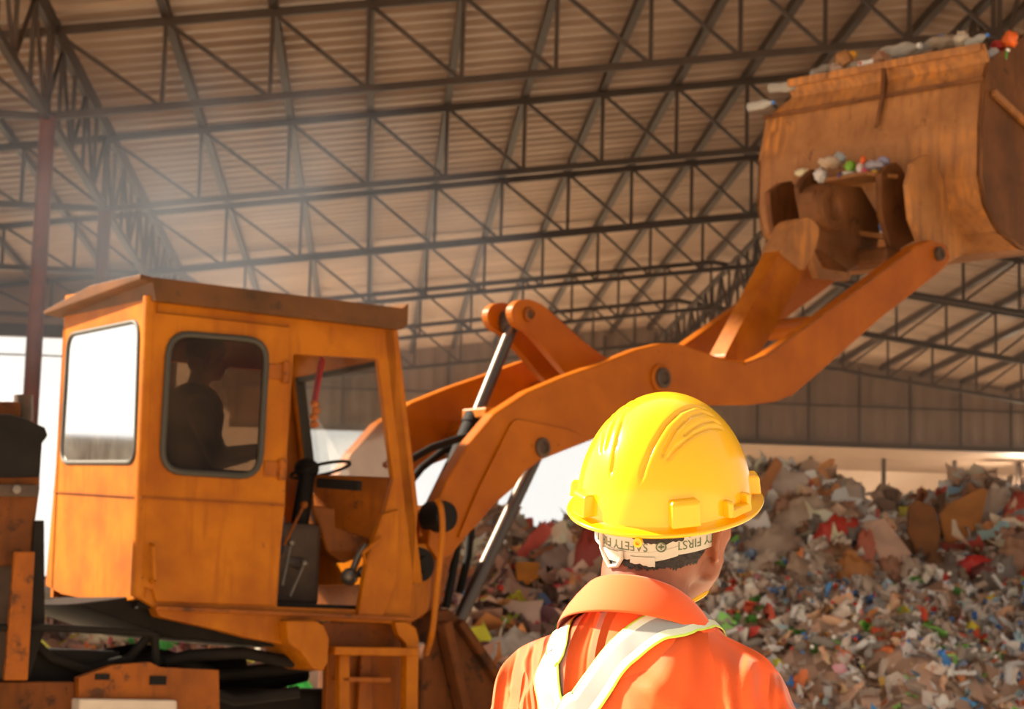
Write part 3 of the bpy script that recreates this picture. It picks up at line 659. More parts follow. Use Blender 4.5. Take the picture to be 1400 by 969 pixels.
# inside the cab
ins = MB(); ins.plate([A.onv(427, 648, .5), A.onv(532, 652, .06), A.onv(526, 700, .06), A.onv(515, 740, .12), A.onv(430, 712, .5)], (.05, .05, 0)); pa('dashboard', ins, M['orange_dirty'], bevel=.008)
sl = MB(); sl.bar(A.onv(436, 660, .30), A.onv(492, 664, .04), .03, .05); pa('dash_slot', sl, M['black'])
cw_ = MB(); cw_.plate([A.onv(426, 690, .42), A.onv(500, 700, .3), A.onv(510, 755, .3), A.onv(470, 770, .32), A.onv(446, 752, .4)], (0, .12, 0)); pa('inner_cowl', cw_, M['orange_dirty'], bevel=.01)
bk = MB(); bk.box((.96, .62, 1.78), (.34, .6, .42)); pa('console', bk, M['grime'], bevel=.03)
co_ = MB(); co_.tube([A.onv(398, 800, .45), A.onv(412, 700, .42), A.onv(420, 648, .40)], [.05, .045, .04], 12); pa('steering_column', co_, M['black'], smooth=True)
swc = A.onv(424, 641, .42); sw_ = MB(); ang = Matrix.Rotation(math.radians(-12), 3, 'X') @ Matrix.Rotation(math.radians(-10), 3, 'Y')
ring = [swc + Vector((.06, 0, 0)) + ang @ Vector((.155 * math.cos(2 * PI * k / 32), .155 * math.sin(2 * PI * k / 32), 0)) for k in range(33)]
sw_.tube(ring, .009, 8, caps=False); sw_.ellipsoid(swc - Vector((.02, 0, 0)), (.065, .065, .055)); pa('steering_wheel', sw_, M['black'], smooth=True)
for (x0, y0, x1, y1) in ((386, 800, 398, 742), (396, 815, 416, 770), (388, 745, 416, 690)):
    lv = MB(); a_, b_ = A.onv(x0, y0, .22), A.onv(x1, y1, .25); lv.tube([a_, b_], .008, 8); lv.ellipsoid(b_, (.02, .02, .02)); pa('control_lever', lv, M['orange_dirty'] if x0 == 388 else M['steel'], smooth=True)
vl = MB(); vl.tube([A.onv(478, 790, .22), A.onv(490, 760, .22), A.onv(500, 745, .22)], .018, 10); vl.ellipsoid(A.onv(478, 788, .22), (.045, .045, .045)); vl.ellipsoid(A.onv(497, 782, .22), (.035, .035, .035)); pa('valve', vl, M['steel'], smooth=True)
st_ = MB(); st_.box((.46, .62, 1.98), (.5, .55, .14)); pa('seat', st_, M['black'], bevel=.04)
st_ = MB(); st_.box((.16, .62, 2.2), (.12, .5, .5)); pa('seat_back', st_, M['black'], bevel=.04)
sb = MB(); sb.box((.46, .62, 1.745), (.36, .4, .33)); pa('seat_base', sb, M['grime'], bevel=.02)

# boom: a left and a right arm with the same outline
ARM = [(590, 705), (612, 655), (640, 608), (676, 565), (722, 535), (772, 514), (825, 495), (871, 477), (904, 469), (930, 470), (957, 479), (996, 492), (1026, 494), (1045, 485), (1080, 462), (1160, 402), (1250, 336), (1272, 328), (1292, 334), (1300, 350), (1296, 362),
       (1283, 374), (1205, 435), (1112, 517), (1085, 540), (1060, 549), (1029, 553), (970, 553), (890, 572), (818, 598), (772, 616), (742, 628), (719, 644), (703, 667), (683, 684), (662, 704), (640, 732), (618, 758), (600, 766), (586, 745)]
arm_loop = lb(ARM, 0)
PIN_A, PIN_L, PIN_C, PIN_K = B.onv(603, 712, 0), B.onv(738, 612, 0), B.onv(902, 517, 0), B.onv(1282, 347, 0)
def pin(c, r, proud, mat, parent, name='pin', th=.03):
    p = MB(); p.lathe([(r, 0), (r, proud), (r * .82, proud + .008), (r * .62, proud + .008), (r * .55, proud - .008), (0, proud - .008)], c, (0, -1, 0), 28); return pb(name, p, mat, parent, smooth=True)
patch = round_loop(lb([(700, 572), (778, 588), (800, 604), (764, 616), (742, 622), (716, 640), (642, 726), (622, 740), (650, 672), (688, 596)], 0), .08)
boom = pb('boom', MB().tube([Vector((1.0, .1, 2.62)), Vector((1.0, .95, 2.62))], .09, 20), M['orange_arm'], smooth=True)
for off, mat in ((0., M['orange_arm']), (.94, M['orange_arm'])):
    t = Vector((0, off, 0)); ab = MB(); ab.plate([p + t for p in arm_loop], (0, .085, 0)); arm = pb('arm', ab, mat, boom, bevel=.01)
    if off == 0:
        pp = MB(); pp.plate([p + Vector((0, -.016, 0)) for p in patch], (0, .014, 0)); pb('doubler_plate', pp, M['orange_arm'], boom, bevel=.005)
        pin(PIN_L, .055, .03, M['grime'], boom); pin(PIN_C, .085, .012, M['orange_arm'], boom, 'pin_boss'); pin(PIN_C, .062, .035, M['grime'], boom); pin(PIN_K, .05, .03, M['grime'], boom)
        rr = MB(); e_ = lb([(1018, 497), (1045, 487), (1120, 434), (1246, 342)], -.012); rr.tube(e_, .008, 6); pb('weld_seam', rr, M['orange_dirty'], boom, smooth=True)
ct = MB(); ct.tube([Vector((3.9, .08, 3.62)), Vector((3.9, 1.0, 3.62))], .07, 18); pb('cross_tube', ct, M['orange_arm'], boom, smooth=True)

# bell crank (two cheeks), tilt link
BC = lb([(698, 424), (706, 411), (722, 408), (742, 416), (764, 436), (800, 468), (830, 490), (870, 503), (930, 496), (1000, 488), (1013, 505), (1004, 522), (930, 546), (872, 566), (818, 552), (776, 514), (742, 474), (722, 452), (704, 444)], .42)
bc = MB(); bc.plate(round_loop(BC, .05, 3), (0, .05, 0)); bell = pb('bell_crank', bc, M['orange_arm'], bevel=.008)
bc = MB(); bc.plate(round_loop([p + Vector((0, .2, 0)) for p in BC], .05, 3), (0, .05, 0)); pb('cheek', bc, M['orange_arm'], bell, bevel=.008)
PC = B.onv(722, 430, .42)
pin(PC, .045, .015, M['orange_dirty'], bell); tb = MB(); tb.tube([PC + Vector((0, -.01, 0)), PC + Vector((0, .3, 0))], .04, 16); pb('crank_pin', tb, M['grime'], bell, smooth=True)
tb = MB(); c = B.onv(818, 530, .42); tb.tube([Vector((c.x, .08, c.z)), Vector((c.x, 1.0, c.z))], .075, 18); pb('pivot_tube', tb, M['orange_dirty'], bell, smooth=True)
lk = MB(); lk.plate(round_loop(lb([(1080, 316), (1096, 312), (1116, 332), (1112, 350), (1034, 494), (1020, 506), (996, 500), (990, 488)], .44), .05, 3), (0, .14, 0)); link = pb('tilt_link', lk, M['orange'], bevel=.014)

le = MB(); le.plate(round_loop(lb([(1078, 322), (1090, 300), (1106, 296), (1122, 312), (1114, 346), (1098, 372), (1066, 346)], .425), .05, 3), (0, .17, 0)); pb('link_end', le, M['bucket'], link, bevel=.012)
# hydraulic rams
def ram(name, label, top, bot, split, r_rod, r_bar):
    top, bot = Vector(top), Vector(bot); mid = top.lerp(bot, split)
    b_ = MB(); b_.tube([mid, bot], r_bar, 20); b_.lathe([(r_bar, 0), (r_bar * 1.12, 0), (r_bar * 1.12, .06), (r_bar, .06)], mid, bot - top, 20); o = pb(name, b_, M['black'], smooth=True)
    r_ = MB(); r_.tube([top, mid], r_rod, 20); k = pb('rod', r_, M['chrome'], o, smooth=True); k['label'] = 'shiny chrome piston rod'
    e_ = MB(); e_.tube([top + Vector((0, -.07, 0)), top + Vector((0, .07, 0))], r_rod * 1.6, 18); pb('rod_eye', e_, M['grime'], o, smooth=True); return o
ram('tilt_cylinder', '', B.onv(703, 440, .54), B.onv(586, 730, .54), .46, .036, .062)
ram('lift_cylinder', '', B.onv(741, 606, .16), B.onv(618, 868, .16), .95, .038, .055)
ram('lift_cylinder', '', B.onv(741, 606, .16) + Vector((0, .68, 0)), B.onv(618, 868, .16) + Vector((0, .68, 0)), .86, .036, .065)
for pts, v in (([(562, 628), (590, 612), (626, 600), (664, 592)], .5), ([(560, 660), (576, 640), (606, 616), (640, 606)], .62), ([(640, 690), (628, 730), (618, 790), (610, 830)], .2), ([(646, 700), (640, 760), (628, 810)], .3)):
    hs = MB(); hs.tube(lb(pts, v), .022, 10); pb('hydraulic_hose', hs, M['rubber'], smooth=True)
cl = MB(); cl.box(B.onv(658, 566, .5), (.12, .2, .06)); pb('hose_clamp', cl, M['orange'], bevel=.01)

# front frame tower, axle blocks, mud-caked nose
tw = MB(); tw.plate(lb([(556, 744), (590, 742), (590, 800), (586, 836), (566, 850), (548, 850)], .02), (0, .1, 0)); pa_ = pb('front_frame', tw, M['orange'], bevel=.01)
tw = MB(); tw.plate(lb([(570, 700), (590, 690), (622, 690), (636, 720), (618, 770), (600, 842), (570, 846), (556, 800)], .16), (0, .8, 0)); pb('tower', tw, M['orange_dirty'], pa_, bevel=.02)
bs = MB(); bs.lathe([(0, .03), (.075, .03), (.082, .01), (.082, -.1), (0, -.1)], B.onv(606, 706, -.05), (0, -1, 0), 28); pb('boom_boss', bs, M['black'], pa_, smooth=True)
bs = MB(); bs.lathe([(0, .05), (.04, .05), (.045, .04), (.045, .025), (.085, .025), (.09, .0), (.09, -.08), (0, -.08)], B.onv(573, 772, .02), (0, -1, 0), 28); pb('pivot_boss', bs, M['black'], pa_, smooth=True)
ns = MB(); ns.plate(lb([(596, 836), (616, 832), (628, 842), (692, 924), (740, 1010), (740, 1080), (570, 1080), (578, 900)], .08), (0, .85, 0)); pb('nose_plate', ns, M['mud'], pa_, bevel=.02)
ns = MB(); ns.bar(B.onv(606, 850, .03), B.onv(640, 1000, .03), .08, .06); pb('nose_rib', ns, M['mud'], pa_, bevel=.01)
ns = MB(); ns.bar(B.onv(628, 850, .05), B.onv(690, 940, .05), .05, .05); pb('nose_rib', ns, M['mud'], pa_, bevel=.01)
# chassis, axles and wheels
ch = MB(); ch.box((-.15, .58, .98), (3.6, .62, .34)); chs = pa('chassis', ch, M['black'], bevel=.03)
for k, (u0, v0, z0, r) in enumerate(((.0, .1, 1.15, .03), (.3, .3, 1.26, .035), (-.3, .5, 1.22, .03), (.1, .9, 1.28, .04), (.4, .75, 1.18, .05))):
    hs = MB(); pts = [Vector((u0 - .9 + .3 * i, v0 + .06 * math.sin(i * 1.7 + k), z0 + .05 * math.sin(i * 2.1 + 2 * k))) for i in range(7)]; hs.tube(pts, r, 10); pa('hose', hs, M['black'], smooth=True)
pp = MB(); s = la([(-60, 858), (60, 858), (150, 862), (208, 866)], -.05); pp.tube(s, .017, 10); pa('hose', pp, M['black'], smooth=True)
pp = MB(); pp.tube(la([(48, 878), (70, 900), (120, 915), (175, 900), (205, 868)], .1), .022, 10); pa('hose', pp, M['black'], smooth=True)
pp = MB(); pp.tube(la([(225, 905), (260, 896), (330, 892), (400, 905)], .12), .03, 10); pa('hose', pp, M['black'], smooth=True)
pp = MB(); pp.tube(la([(212, 866), (214, 940)], .05), .02, 10); pa('hose', pp, M['black'], smooth=True)
uc = MB(); uc.plate(la([(104, 826), (200, 812), (214, 836), (330, 866), (420, 880), (420, 888), (240, 872), (180, 852)], .12), (0, .9, 0)); pa('underpan', uc, M['black'], bevel=.01)
lp = MB(); lp.plate(la([(108, 926), (156, 909), (205, 905), (218, 912), (299, 916), (301, 1000), (106, 1000)], -.06), (0, .06, 0)); pl_ = pa('side_plate', lp, M['orange_dirty'], bevel=.01)
for (x, y, w_, h_) in ((140, 925, 20, 8), (216, 930, 24, 12)):
    hb = MB(); c = A.onv(x, y, -.065); hb.box(c, (w_ / 300, .012, h_ / 300)); pa('slot', hb, M['black'], pl_)
bx = MB(); bx.plate(la([(109, 955), (243, 957), (243, 1040), (109, 1040)], -.12), (0, .12, 0)); b_o = pa('battery_box', bx, M['lightbox'], bevel=.012); b_o['label'] = 'pale grey box'
rp_ = MB(); rp_.plate(la([(-30, 932), (104, 932), (106, 1010), (-30, 1010)], -.02), (0, .05, 0)); pa('rear_plate', rp_, M['mud'], bevel=.01)
bd = MB(); bd.plate(la([(21, 754), (48, 754), (38, 930), (6, 930)], -.08), (0, .03, 0)); pa('upright_board', bd, M['orange_dirty'], bevel=.006)
pt = MB(); pt.plate(la([(48, 711), (61, 711), (62, 860), (40, 930), (36, 860)], .0), (0, .06, 0)); pa('rear_post', pt, M['black'], bevel=.006)
# engine hood behind the cab
hd = MB(); hd.plate(la([(-170, 590), (0, 588), (50, 596), (57, 608), (56, 668), (50, 712), (47, 770), (-170, 790)], .02), (0, .5, 0)); hood = pa('engine_hood', hd, M['mud'], bevel=.02)
hl = MB(); hl.plate(la([(-170, 780), (46, 765), (40, 930), (-170, 930)], .06), (0, .42, 0)); pa('hood_base', hl, M['grime'], hood, bevel=.015)
tp = MB(); tp.plate(la([(-170, 565), (14, 566), (36, 572), (52, 580), (62, 584), (66, 595), (58, 606), (55, 652), (-170, 656)], .0), (0, .54, 0)); pa('hood_top', tp, M['black'], hood, bevel=.015)
bn = MB(); s = la([(-160, 668), (52, 671)], .0); bn.bar(s[0], s[1], .03, .055); pa('hood_band', bn, M['grime'], hood, bevel=.006)
for x in (22, -40):
    bl = MB(); bl.lathe([(.02, 0), (.02, .012), (0, .014)], A.onv(x, 669, -.02), (0, -1, 0), 10); pa('bolt', bl, M['steel'], hood)
rl = MB(); s = la([(-160, 560), (25, 560)], .2); rl.bar(s[0], s[1], .08, .07); pa('hood_rail', rl, M['mud'], hood, bevel=.01)
cpx = MB(); cpx.tube([A.onv(32, 575, .25), A.onv(32, 540, .25)], .045, 12); pa('filler_cap', cpx, M['grime'], hood, smooth=True)
dk = MB(); dk.box((-1.0, .58, 1.25), (2.0, .9, .16)); pa('rear_deck', dk, M['black'], bevel=.01)
def wheel(name, c, frame_b):
    t = MB(); R_, W_ = .56, .38
    t.lathe([(.30, -W_ / 2), (R_ * .86, -W_ / 2), (R_ * .97, -W_ * .38), (R_, -W_ * .2), (R_, W_ * .2), (R_ * .97, W_ * .38), (R_ * .86, W_ / 2), (.30, W_ / 2)], c, (0, 1, 0), 40)
    for k in range(22):
        a = 2 * PI * k / 22
        for sgn in (-1, 1):
            p = Vector(c) + Vector((math.cos(a + sgn * .06), 0, math.sin(a + sgn * .06))) * R_ + Vector((0, sgn * W_ * .25, 0)); t.box(p, (.05, W_ * .5, .05), Matrix.Rotation(-a, 3, 'Y'))
    o = (pb if frame_b else pa)(name, t, M['rubber'], smooth=True)
    h = MB(); h.lathe([(0, -.12), (.1, -.14), (.1, -.1), (.29, -.06), (.31, -.16), (.31, .16), (0, .16)], c, (0, 1, 0), 32); (pb if frame_b else pa)('rim', h, M['orange_dirty'], o, smooth=True)
for v in (.0, 1.16): wheel('wheel', (-1.15, v, .585), False)
for v in (-.05, 1.15): wheel('wheel', (.95, v, .585), True)
ax = MB(); ax.tube([(-1.15, 0, .585), (-1.15, 1.16, .585)], .11, 16); ax.box((-1.15, .58, .72), (.3, .4, .3)); pa('axle', ax, M['black'], smooth=True)
ax = MB(); ax.tube([(.95, 0, .585), (.95, 1.15, .585)], .11, 16); ax.box((.6, .55, .75), (1.3, .5, .4)); pb('axle', ax, M['black'], smooth=True)

# bucket: its own slightly turned frame
Cb = Frame((B.O.x, B.O.y), 41.5); CR = Cb.rot - A.rot; CO = Cb.loc(B.O)
VN = -.42; VF = 1.50
def lc(pts, v): return [Cb.onv(x, y, v) for x, y in pts]
prof = lc([(1345, 60), (1352, 84), (1346, 108), (1341, 170), (1340, 240), (1347, 280), (1365, 315), (1395, 340)], VN)
p_end = prof[-1]; prof += [p_end + Vector((.35, 0, .02)), p_end + Vector((.95, 0, .32))]
inner = []
for i, p in enumerate(prof):
    a_ = prof[max(i - 1, 0)]; b_ = prof[min(i + 1, len(prof) - 1)]; t = (b_ - a_).normalized(); nn = Vector((-t.z, 0, t.x)); nn = nn if nn.dot(Vector((1, 0, 1))) > 0 else -nn; inner.append(p + nn * .03)
outl = prof + inner[::-1]
W_B = VF - VN
def pc(name, mb, mat, parent=None, **k):
    if parent is None: return mb.build(name, mat, LD, loc=BLOC, rot=CR, **k)
    return mb.build(name, mat, parent, **k)
# back sheet: full width below the crease, guard with cut corners above it
sec = MB(); rows = []
for i, p in enumerate(prof):
    cut = .0 if i > 2 else (.22 if i < 2 else .03)
    rows.append([(p + Vector((0, 0, 0)), inner[i]), (p + Vector((0, W_B - cut, 0)), inner[i] + Vector((0, W_B - cut, 0)))])
vs = [q for r in rows for c in r for q in c]
fs = []
for i in range(len(prof) - 1):
    o = 4 * i
    fs += [(o, o + 4, o + 6, o + 2), (o + 1, o + 3, o + 7, o + 5), (o, o + 1, o + 5, o + 4), (o + 2, o + 6, o + 7, o + 3)]
e_ = 4 * (len(prof) - 1); fs += [(0, 2, 3, 1), (e_, e_ + 1, e_ + 3, e_ + 2)]
sec.add(vs, fs); bucket = pc('bucket', sec, M['bucket'], bevel=.006); bucket['label'] = 'big rusty brown bucket'
lipf = prof[-1]; topf = Cb.onv(1400, 50, VN)
side = prof[1:] + [lipf + Vector((.05, 0, .3)), topf + (topf - prof[1]) * .8, topf]
for v in (0., W_B - .03):
    sp_ = MB(); sp_.plate([p + Vector((0, v, 0)) for p in (side if v == 0 else prof[3:] + side[len(prof) - 1:-2] + [topf + Vector((.2, 0, -.1))])], (0, .03, 0)); pc('side_plate', sp_, M['bucket_dark'], bucket, bevel=.005)
st = MB(); a_, b_ = Cb.onv(1358, 126, VN - .03), Cb.onv(1402, 168, VN - .03); st.bar(a_, b_ + (b_ - a_) * .6, .04, .05); pc('stiffener', st, M['bucket'], bucket, bevel=.006)
ln = MB(); a_ = prof[2] + Vector((-.02, 0, 0)); ln.bar(a_, a_ + Vector((0, W_B - .02, 0)), .02, .03); pc('crease_strip', ln, M['bucket_dark'], bucket, bevel=.004)
ln = MB(); a_ = prof[0] + Vector((-.005, .02, -.02)); ln.bar(a_, a_ + Vector((0, W_B - .26, 0)), .03, .06); pc('top_rim', ln, M['bucket'], bucket, bevel=.008)
vf = .42
fin = MB(); fin.plate([prof[0] + Vector((-.015, W_B * .42, 0)), prof[2] + Vector((-.05, W_B * .42 , -.02)), prof[3] + Vector((-.01, W_B * .44, .1)), prof[2] + Vector((0.02, W_B * .42, .1))], (0, .03, 0)); pc('gusset', fin, M['bucket_dark'], bucket)
# hinge ears on the back
EAR1 = [(1249, 223), (1258, 214), (1268, 211), (1279, 215), (1296, 260), (1330, 330), (1318, 346), (1303, 356), (1284, 366), (1270, 359), (1247, 299), (1242, 252)]
EAR2 = [(1204, 237), (1214, 226), (1226, 221), (1233, 228), (1262, 290), (1282, 330), (1249, 330), (1222, 347), (1206, 293)]
EAR3 = [(1052, 262), (1067, 250), (1083, 247), (1112, 290), (1120, 330), (1077, 350), (1065, 343), (1056, 303)]
EAR4 = [(1092, 256), (1100, 242), (1112, 231), (1120, 234), (1150, 280), (1140, 340), (1100, 300)]
for pts, v, th, mt in ((EAR1, -.13, .05, 'bucket'), (EAR2, .12, .05, 'bucket_dark'), (EAR3, 1.12, .05, 'bucket_dark'), (EAR4, .86, .05, 'bucket_dark')):
    e_ = MB(); e_.plate([p for p in [Cb.onv(x, y, v) for x, y in pts]], (0, th, 0)); pc('hinge_ear', e_, M[mt], bucket, bevel=.012)
kp_ = Cb.onv(1284, 348, -.15); kb = MB(); kb.lathe([(0, .02), (.05, .02), (.05, .035), (.075, .035), (.08, 0), (.08, -.02)], kp_, (0, -1, 0), 24); pc('hinge_pin', kb, M['grime'], bucket, smooth=True)
bo = MB(); c = Cb.onv(1136, 284, .35); bo.lathe([(0, -.02), (.06, -.02), (.07, .0), (.10, .03), (.15, .03), (.17, 0), (.17, -.16), (0, -.16)], c, (0, -1, 0), 32); pc('tilt_boss', bo, M['bucket_dark'], bucket, smooth=True)
bo = MB(); bo.plate([Cb.onv(x, y, .38) for x, y in [(1112, 262), (1128, 250), (1180, 256), (1206, 300), (1200, 350), (1160, 372), (1120, 340)]], (0, .13, 0)); pc('tilt_bracket', bo, M['bucket_dark'], bucket, bevel=.02)
lg = MB(); a_, b_ = Cb.onv(1136, 250, .82), Cb.onv(1207, 239, .14); lg.bar(a_, b_, .26, .03); lg2 = lg; pc('ledge', lg, M['bucket'], bucket, bevel=.008)
lg = MB(); a_, b_ = Cb.onv(1110, 362, .86), Cb.onv(1226, 350, .1); lg.bar(a_, b_, .22, .12); pc('hinge_beam', lg, M['bucket_dark'], bucket, bevel=.03)
lg = MB(); lg.plate([Cb.onv(x, y, .35) for x, y in [(1104, 342), (1112, 338), (1126, 366), (1165, 372), (1162, 384), (1120, 380)]], (0, .06, 0)); pc('lug', lg, M['bucket'], bucket, bevel=.01)
lg = MB(); a_, b_ = Cb.onv(1150, 316, .6), Cb.onv(1212, 324, .16); lg.bar(a_, b_, .12, .04); pc('cross_plate', lg, M['bucket'], bucket, bevel=.01)

# rubbish caught on the bucket (separate things)
def stuck(px, py, v, me, label, cat, rot, sc=1., du=0., name='plastic_bottle', group=None):
    q = Cb.onv(px, py, v); return place(me, name, Cb.w((q.x + du, q.y, q.z)), label, cat, group, rot, sc)
def lump(name, rgb, w, h, seed):
    o = crumpled(name, w, h, w * .7, rgb, seed, wild=.3); me = o.data; bpy.data.objects.remove(o); return me
CLEAR, CLEARW, CLEARR, GREEN, BLUEB, WHITE, BROWN, REDB = [b[0] for b in BOT]
top_items = [(1034, 141, 1.42, CLEAR, 'clear bottle hanging at the far left corner of the bucket rim', 'bottle', (1.5, .0, 1.0), 1.0), (1066, 117, 1.30, CLEARW, 'clear bottle on its side above the cut corner of the bucket rim', 'bottle', (1.55, 0, 1.3), 1.1),
             (1120, 94, 1.1, CLEARW, 'leaning clear bottle left of the brown lump on the bucket rim', 'bottle', (1.0, .5, 1.9), 1.2), (1158, 88, .9, CLEARR, 'small pale bottle right of the yellow cap on the bucket rim', 'bottle', (1.5, 0, .8), .8),
             (1185, 84, .75, WHITE, 'white bottle lying in the middle of the bucket rim', 'bottle', (1.45, 0, 1.2), .9), (1226, 66, .55, CLEARW, 'large clear bottle lying along the bucket rim', 'bottle', (1.52, 0, .9), 1.5),
             (1262, 60, .4, CLEAR, 'crushed clear bottle right of the large one on the rim', 'bottle', (1.2, .6, .5), 1.3), (1330, 52, -.25, CLEAR, 'clear bottle near the right end of the bucket rim', 'bottle', (1.4, 0, .7), .9), (1364, 82, -.38, GREEN, 'green bottle poking out beside the bucket side plate', 'bottle', (.5, .3, .3), .9)]
for px, py, v, me, lab, cat, rot, sc in top_items: stuck(px, py, v, me, lab, cat, rot, sc, du=.06)
lumps = [(1149, 79, .95, (176, 120, 70), .13, .12, 'round brown lump on the bucket rim beside the yellow cap'), (1161, 73, .92, (236, 170, 40), .06, .06, 'yellow cap piece on top of the brown lump'), (1140, 93, 1.0, (200, 170, 150), .15, .08, 'pale crumpled bag left of the yellow cap on the rim'),
         (1200, 80, .7, (176, 128, 96), .2, .12, 'tan paper scrap left of the large clear bottle'), (1310, 52, -.1, (206, 190, 170), .16, .1, 'pale crumpled scrap near the right end of the bucket rim'), (1376, 52, -.4, (240, 110, 40), .13, .12, 'bright orange bag inside the bucket at its right end'), (1362, 60, -.3, (190, 50, 44), .14, .08, 'red scrap left of the bright orange bag'), (1354, 74, -.3, (206, 196, 190), .1, .1, 'pale scrap in the corner beside the green bottle'),
         (1290, 56, .1, (176, 156, 136), .25, .1, 'greyish film on the bucket rim right of the clear bottles')]
for i, (px, py, v, rgb, w_, h_, lab) in enumerate(lumps): stuck(px, py, v, lump('plastic_scrap', rgb, w_, h_, 40 + i), lab, 'scrap', (0, 0, .4 * i), 1., .05, 'plastic_scrap')
ledge_items = [(1098, 236, .98, (220, 206, 170), .10, .05, 'cream scrap left of the dark lump behind the bucket'), (1122, 240, .78, (214, 206, 200), .09, .09, 'pale round container on the bracket behind the bucket'), (1136, 222, .7, (196, 170, 146), .16, .07, 'tan strip of film at the back of the bucket ledge'), (1148, 216, .66, (176, 186, 190), .1, .06, 'grey blue scrap on the bucket ledge'),
               (1163, 229, .5, (124, 176, 50), .09, .08, 'lime green scrap on the bucket ledge'), (1180, 219, .38, (236, 104, 30), .05, .05, 'orange cap on the bucket ledge'), (1176, 231, .4, (226, 206, 200), .06, .07, 'white scrap right of the lime green one on the ledge'), (1183, 235, .35, (214, 60, 96), .06, .05, 'pink scrap on the bucket ledge'), (1160, 238, .5, (200, 190, 176), .09, .04, 'pale scrap below the lime green one'), (1196, 226, .25, (170, 160, 170), .12, .06, 'grey scrap at the right end of the ledge'), (1208, 220, .2, (150, 146, 176), .07, .05, 'bluish scrap at the right end of the ledge'), (1196, 236, .2, (220, 180, 40), .05, .03, 'small yellow scrap at the right end of the ledge'), (1150, 240, .55, (70, 50, 90), .05, .04, 'dark purple scrap at the front of the ledge'),
               (1205, 308, .18, (80, 130, 200), .04, .06, 'blue cap piece on the lower cross plate of the bucket'), (1207, 319, .18, (214, 208, 206), .05, .05, 'white scrap on the lower cross plate of the bucket')]
for i, (px, py, v, rgb, w_, h_, lab) in enumerate(ledge_items): stuck(px, py, v, lump('plastic_scrap', rgb, w_, h_, 70 + i), lab, 'scrap', (0, 0, .3 * i), 1.15, .0, 'plastic_scrap')

# garland hanging from the cab roof by the windscreen
gt = empty('hanging_garland', A.w(A.onv(437, 488, .55)), A.rot); tag(gt, 'red ribbon garland hanging inside the cab by the windscreen', 'garland')
g0 = A.onv(437, 488, .55)
rb = MB(); a_, b_ = A.onv(440, 492, .55) - g0, A.onv(430, 548, .55) - g0; rb.bar(a_, b_, .05, .012); rb.bar(Vector((0, 0, .06)), a_, .012); rb.build('ribbon', plain('red ribbon', (176, 44, 52), .6), gt)
fb = MB()
for i, (x, y) in enumerate(((430, 552), (432, 561), (429, 570), (430, 580))): fb.ellipsoid(A.onv(x, y, .55) - g0, (.025, .025, .02), seg=10, rings=6)
fb.build('flower', plain('garland flowers', (206, 120, 60), .7), gt, smooth=True)
# ------------------------------------------------------------------ people
def melt(mb, voxel, smooth=6, name='body'):
    """Fuse the pieces of mb into one continuous skin."""
    o = mb.build(name, [], None); r = o.modifiers.new('r', 'REMESH'); r.mode = 'VOXEL'; r.voxel_size = voxel
    s = o.modifiers.new('s', 'SMOOTH'); s.iterations = smooth; s.factor = .5
    dg = bpy.context.evaluated_depsgraph_get(); dg.update(); me = bpy.data.meshes.new_from_object(o.evaluated_get(dg)); old = o.data
    bpy.data.objects.remove(o); bpy.data.meshes.remove(old); me.name = name
    me.polygons.foreach_set('use_smooth', [True] * len(me.polygons)); return me
def link(name, me, mat, parent, loc=None):
    o = bpy.data.objects.new(name, me); COL.objects.link(o); me.materials.clear(); me.materials.append(mat)
    if parent is not None: o.parent = parent
    if loc is not None: o.location = loc
    return o
def skin_mat(name, rgb, deep):
    m, nt, b = new_mat(name); tc = N(nt, 'ShaderNodeTexCoord'); n = N(nt, 'ShaderNodeTexNoise', Scale=28., Detail=5.); nt.links.new(tc.outputs['Object'], n.inputs['Vector'])
    nt.links.new(ramp(nt, n.outputs['Fac'], [(.3, lin(deep)), (.7, lin(rgb))]), b.inputs['Base Color']); b.inputs['Roughness'].default_value = .5
    b.inputs['Subsurface Weight'].default_value = .15; b.inputs['Subsurface Radius'].default_value = (.02, .008, .004); b.inputs['Subsurface Scale'].default_value = .3
    bp = N(nt, 'ShaderNodeBump', Strength=.12, Distance=.002); nt.links.new(n.outputs['Fac'], bp.inputs['Height']); nt.links.new(bp.outputs[0], b.inputs['Normal']); return m
M['skin'] = skin_mat('skin', (150, 86, 58), (126, 68, 44)); M['hair'] = plain('hair', (34, 24, 20), .6, noise_amt=.5, scale=120., bump=.5)
def fabric(name, rgb, wr=.35):
    m, nt, b = new_mat(name); b.inputs['Base Color'].default_value = (*lin(rgb), 1); b.inputs['Roughness'].default_value = .72; b.inputs['Specular IOR Level'].default_value = .25; b.inputs['Sheen Weight'].default_value = .35; b.inputs['Sheen Roughness'].default_value = .4
    tc = N(nt, 'ShaderNodeTexCoord'); n = N(nt, 'ShaderNodeTexNoise', Scale=420., Detail=2.); nt.links.new(tc.outputs['Object'], n.inputs['Vector'])
    bp = N(nt, 'ShaderNodeBump', Strength=.12, Distance=.001); nt.links.new(n.outputs['Fac'], bp.inputs['Height']); nt.links.new(bp.outputs[0], b.inputs['Normal']); return m
M['collar'] = fabric('orange collar cloth', (250, 98, 42)); M['shirt'] = fabric('orange work shirt', (250, 98, 42))
_m = M['shirt']; nt = _m.node_tree; b = nt.nodes['Principled BSDF']; tc = N(nt, 'ShaderNodeTexCoord'); mp = N(nt, 'ShaderNodeMapping'); mp.inputs['Rotation'].default_value = (0, math.radians(38), 0); mp.inputs['Scale'].default_value = (9.5, 5, 2.4)
n = N(nt, 'ShaderNodeTexNoise', Scale=1., Detail=2., Roughness=.45, Distortion=.9); nt.links.new(tc.outputs['Object'], mp.inputs[0]); nt.links.new(mp.outputs[0], n.inputs['Vector'])
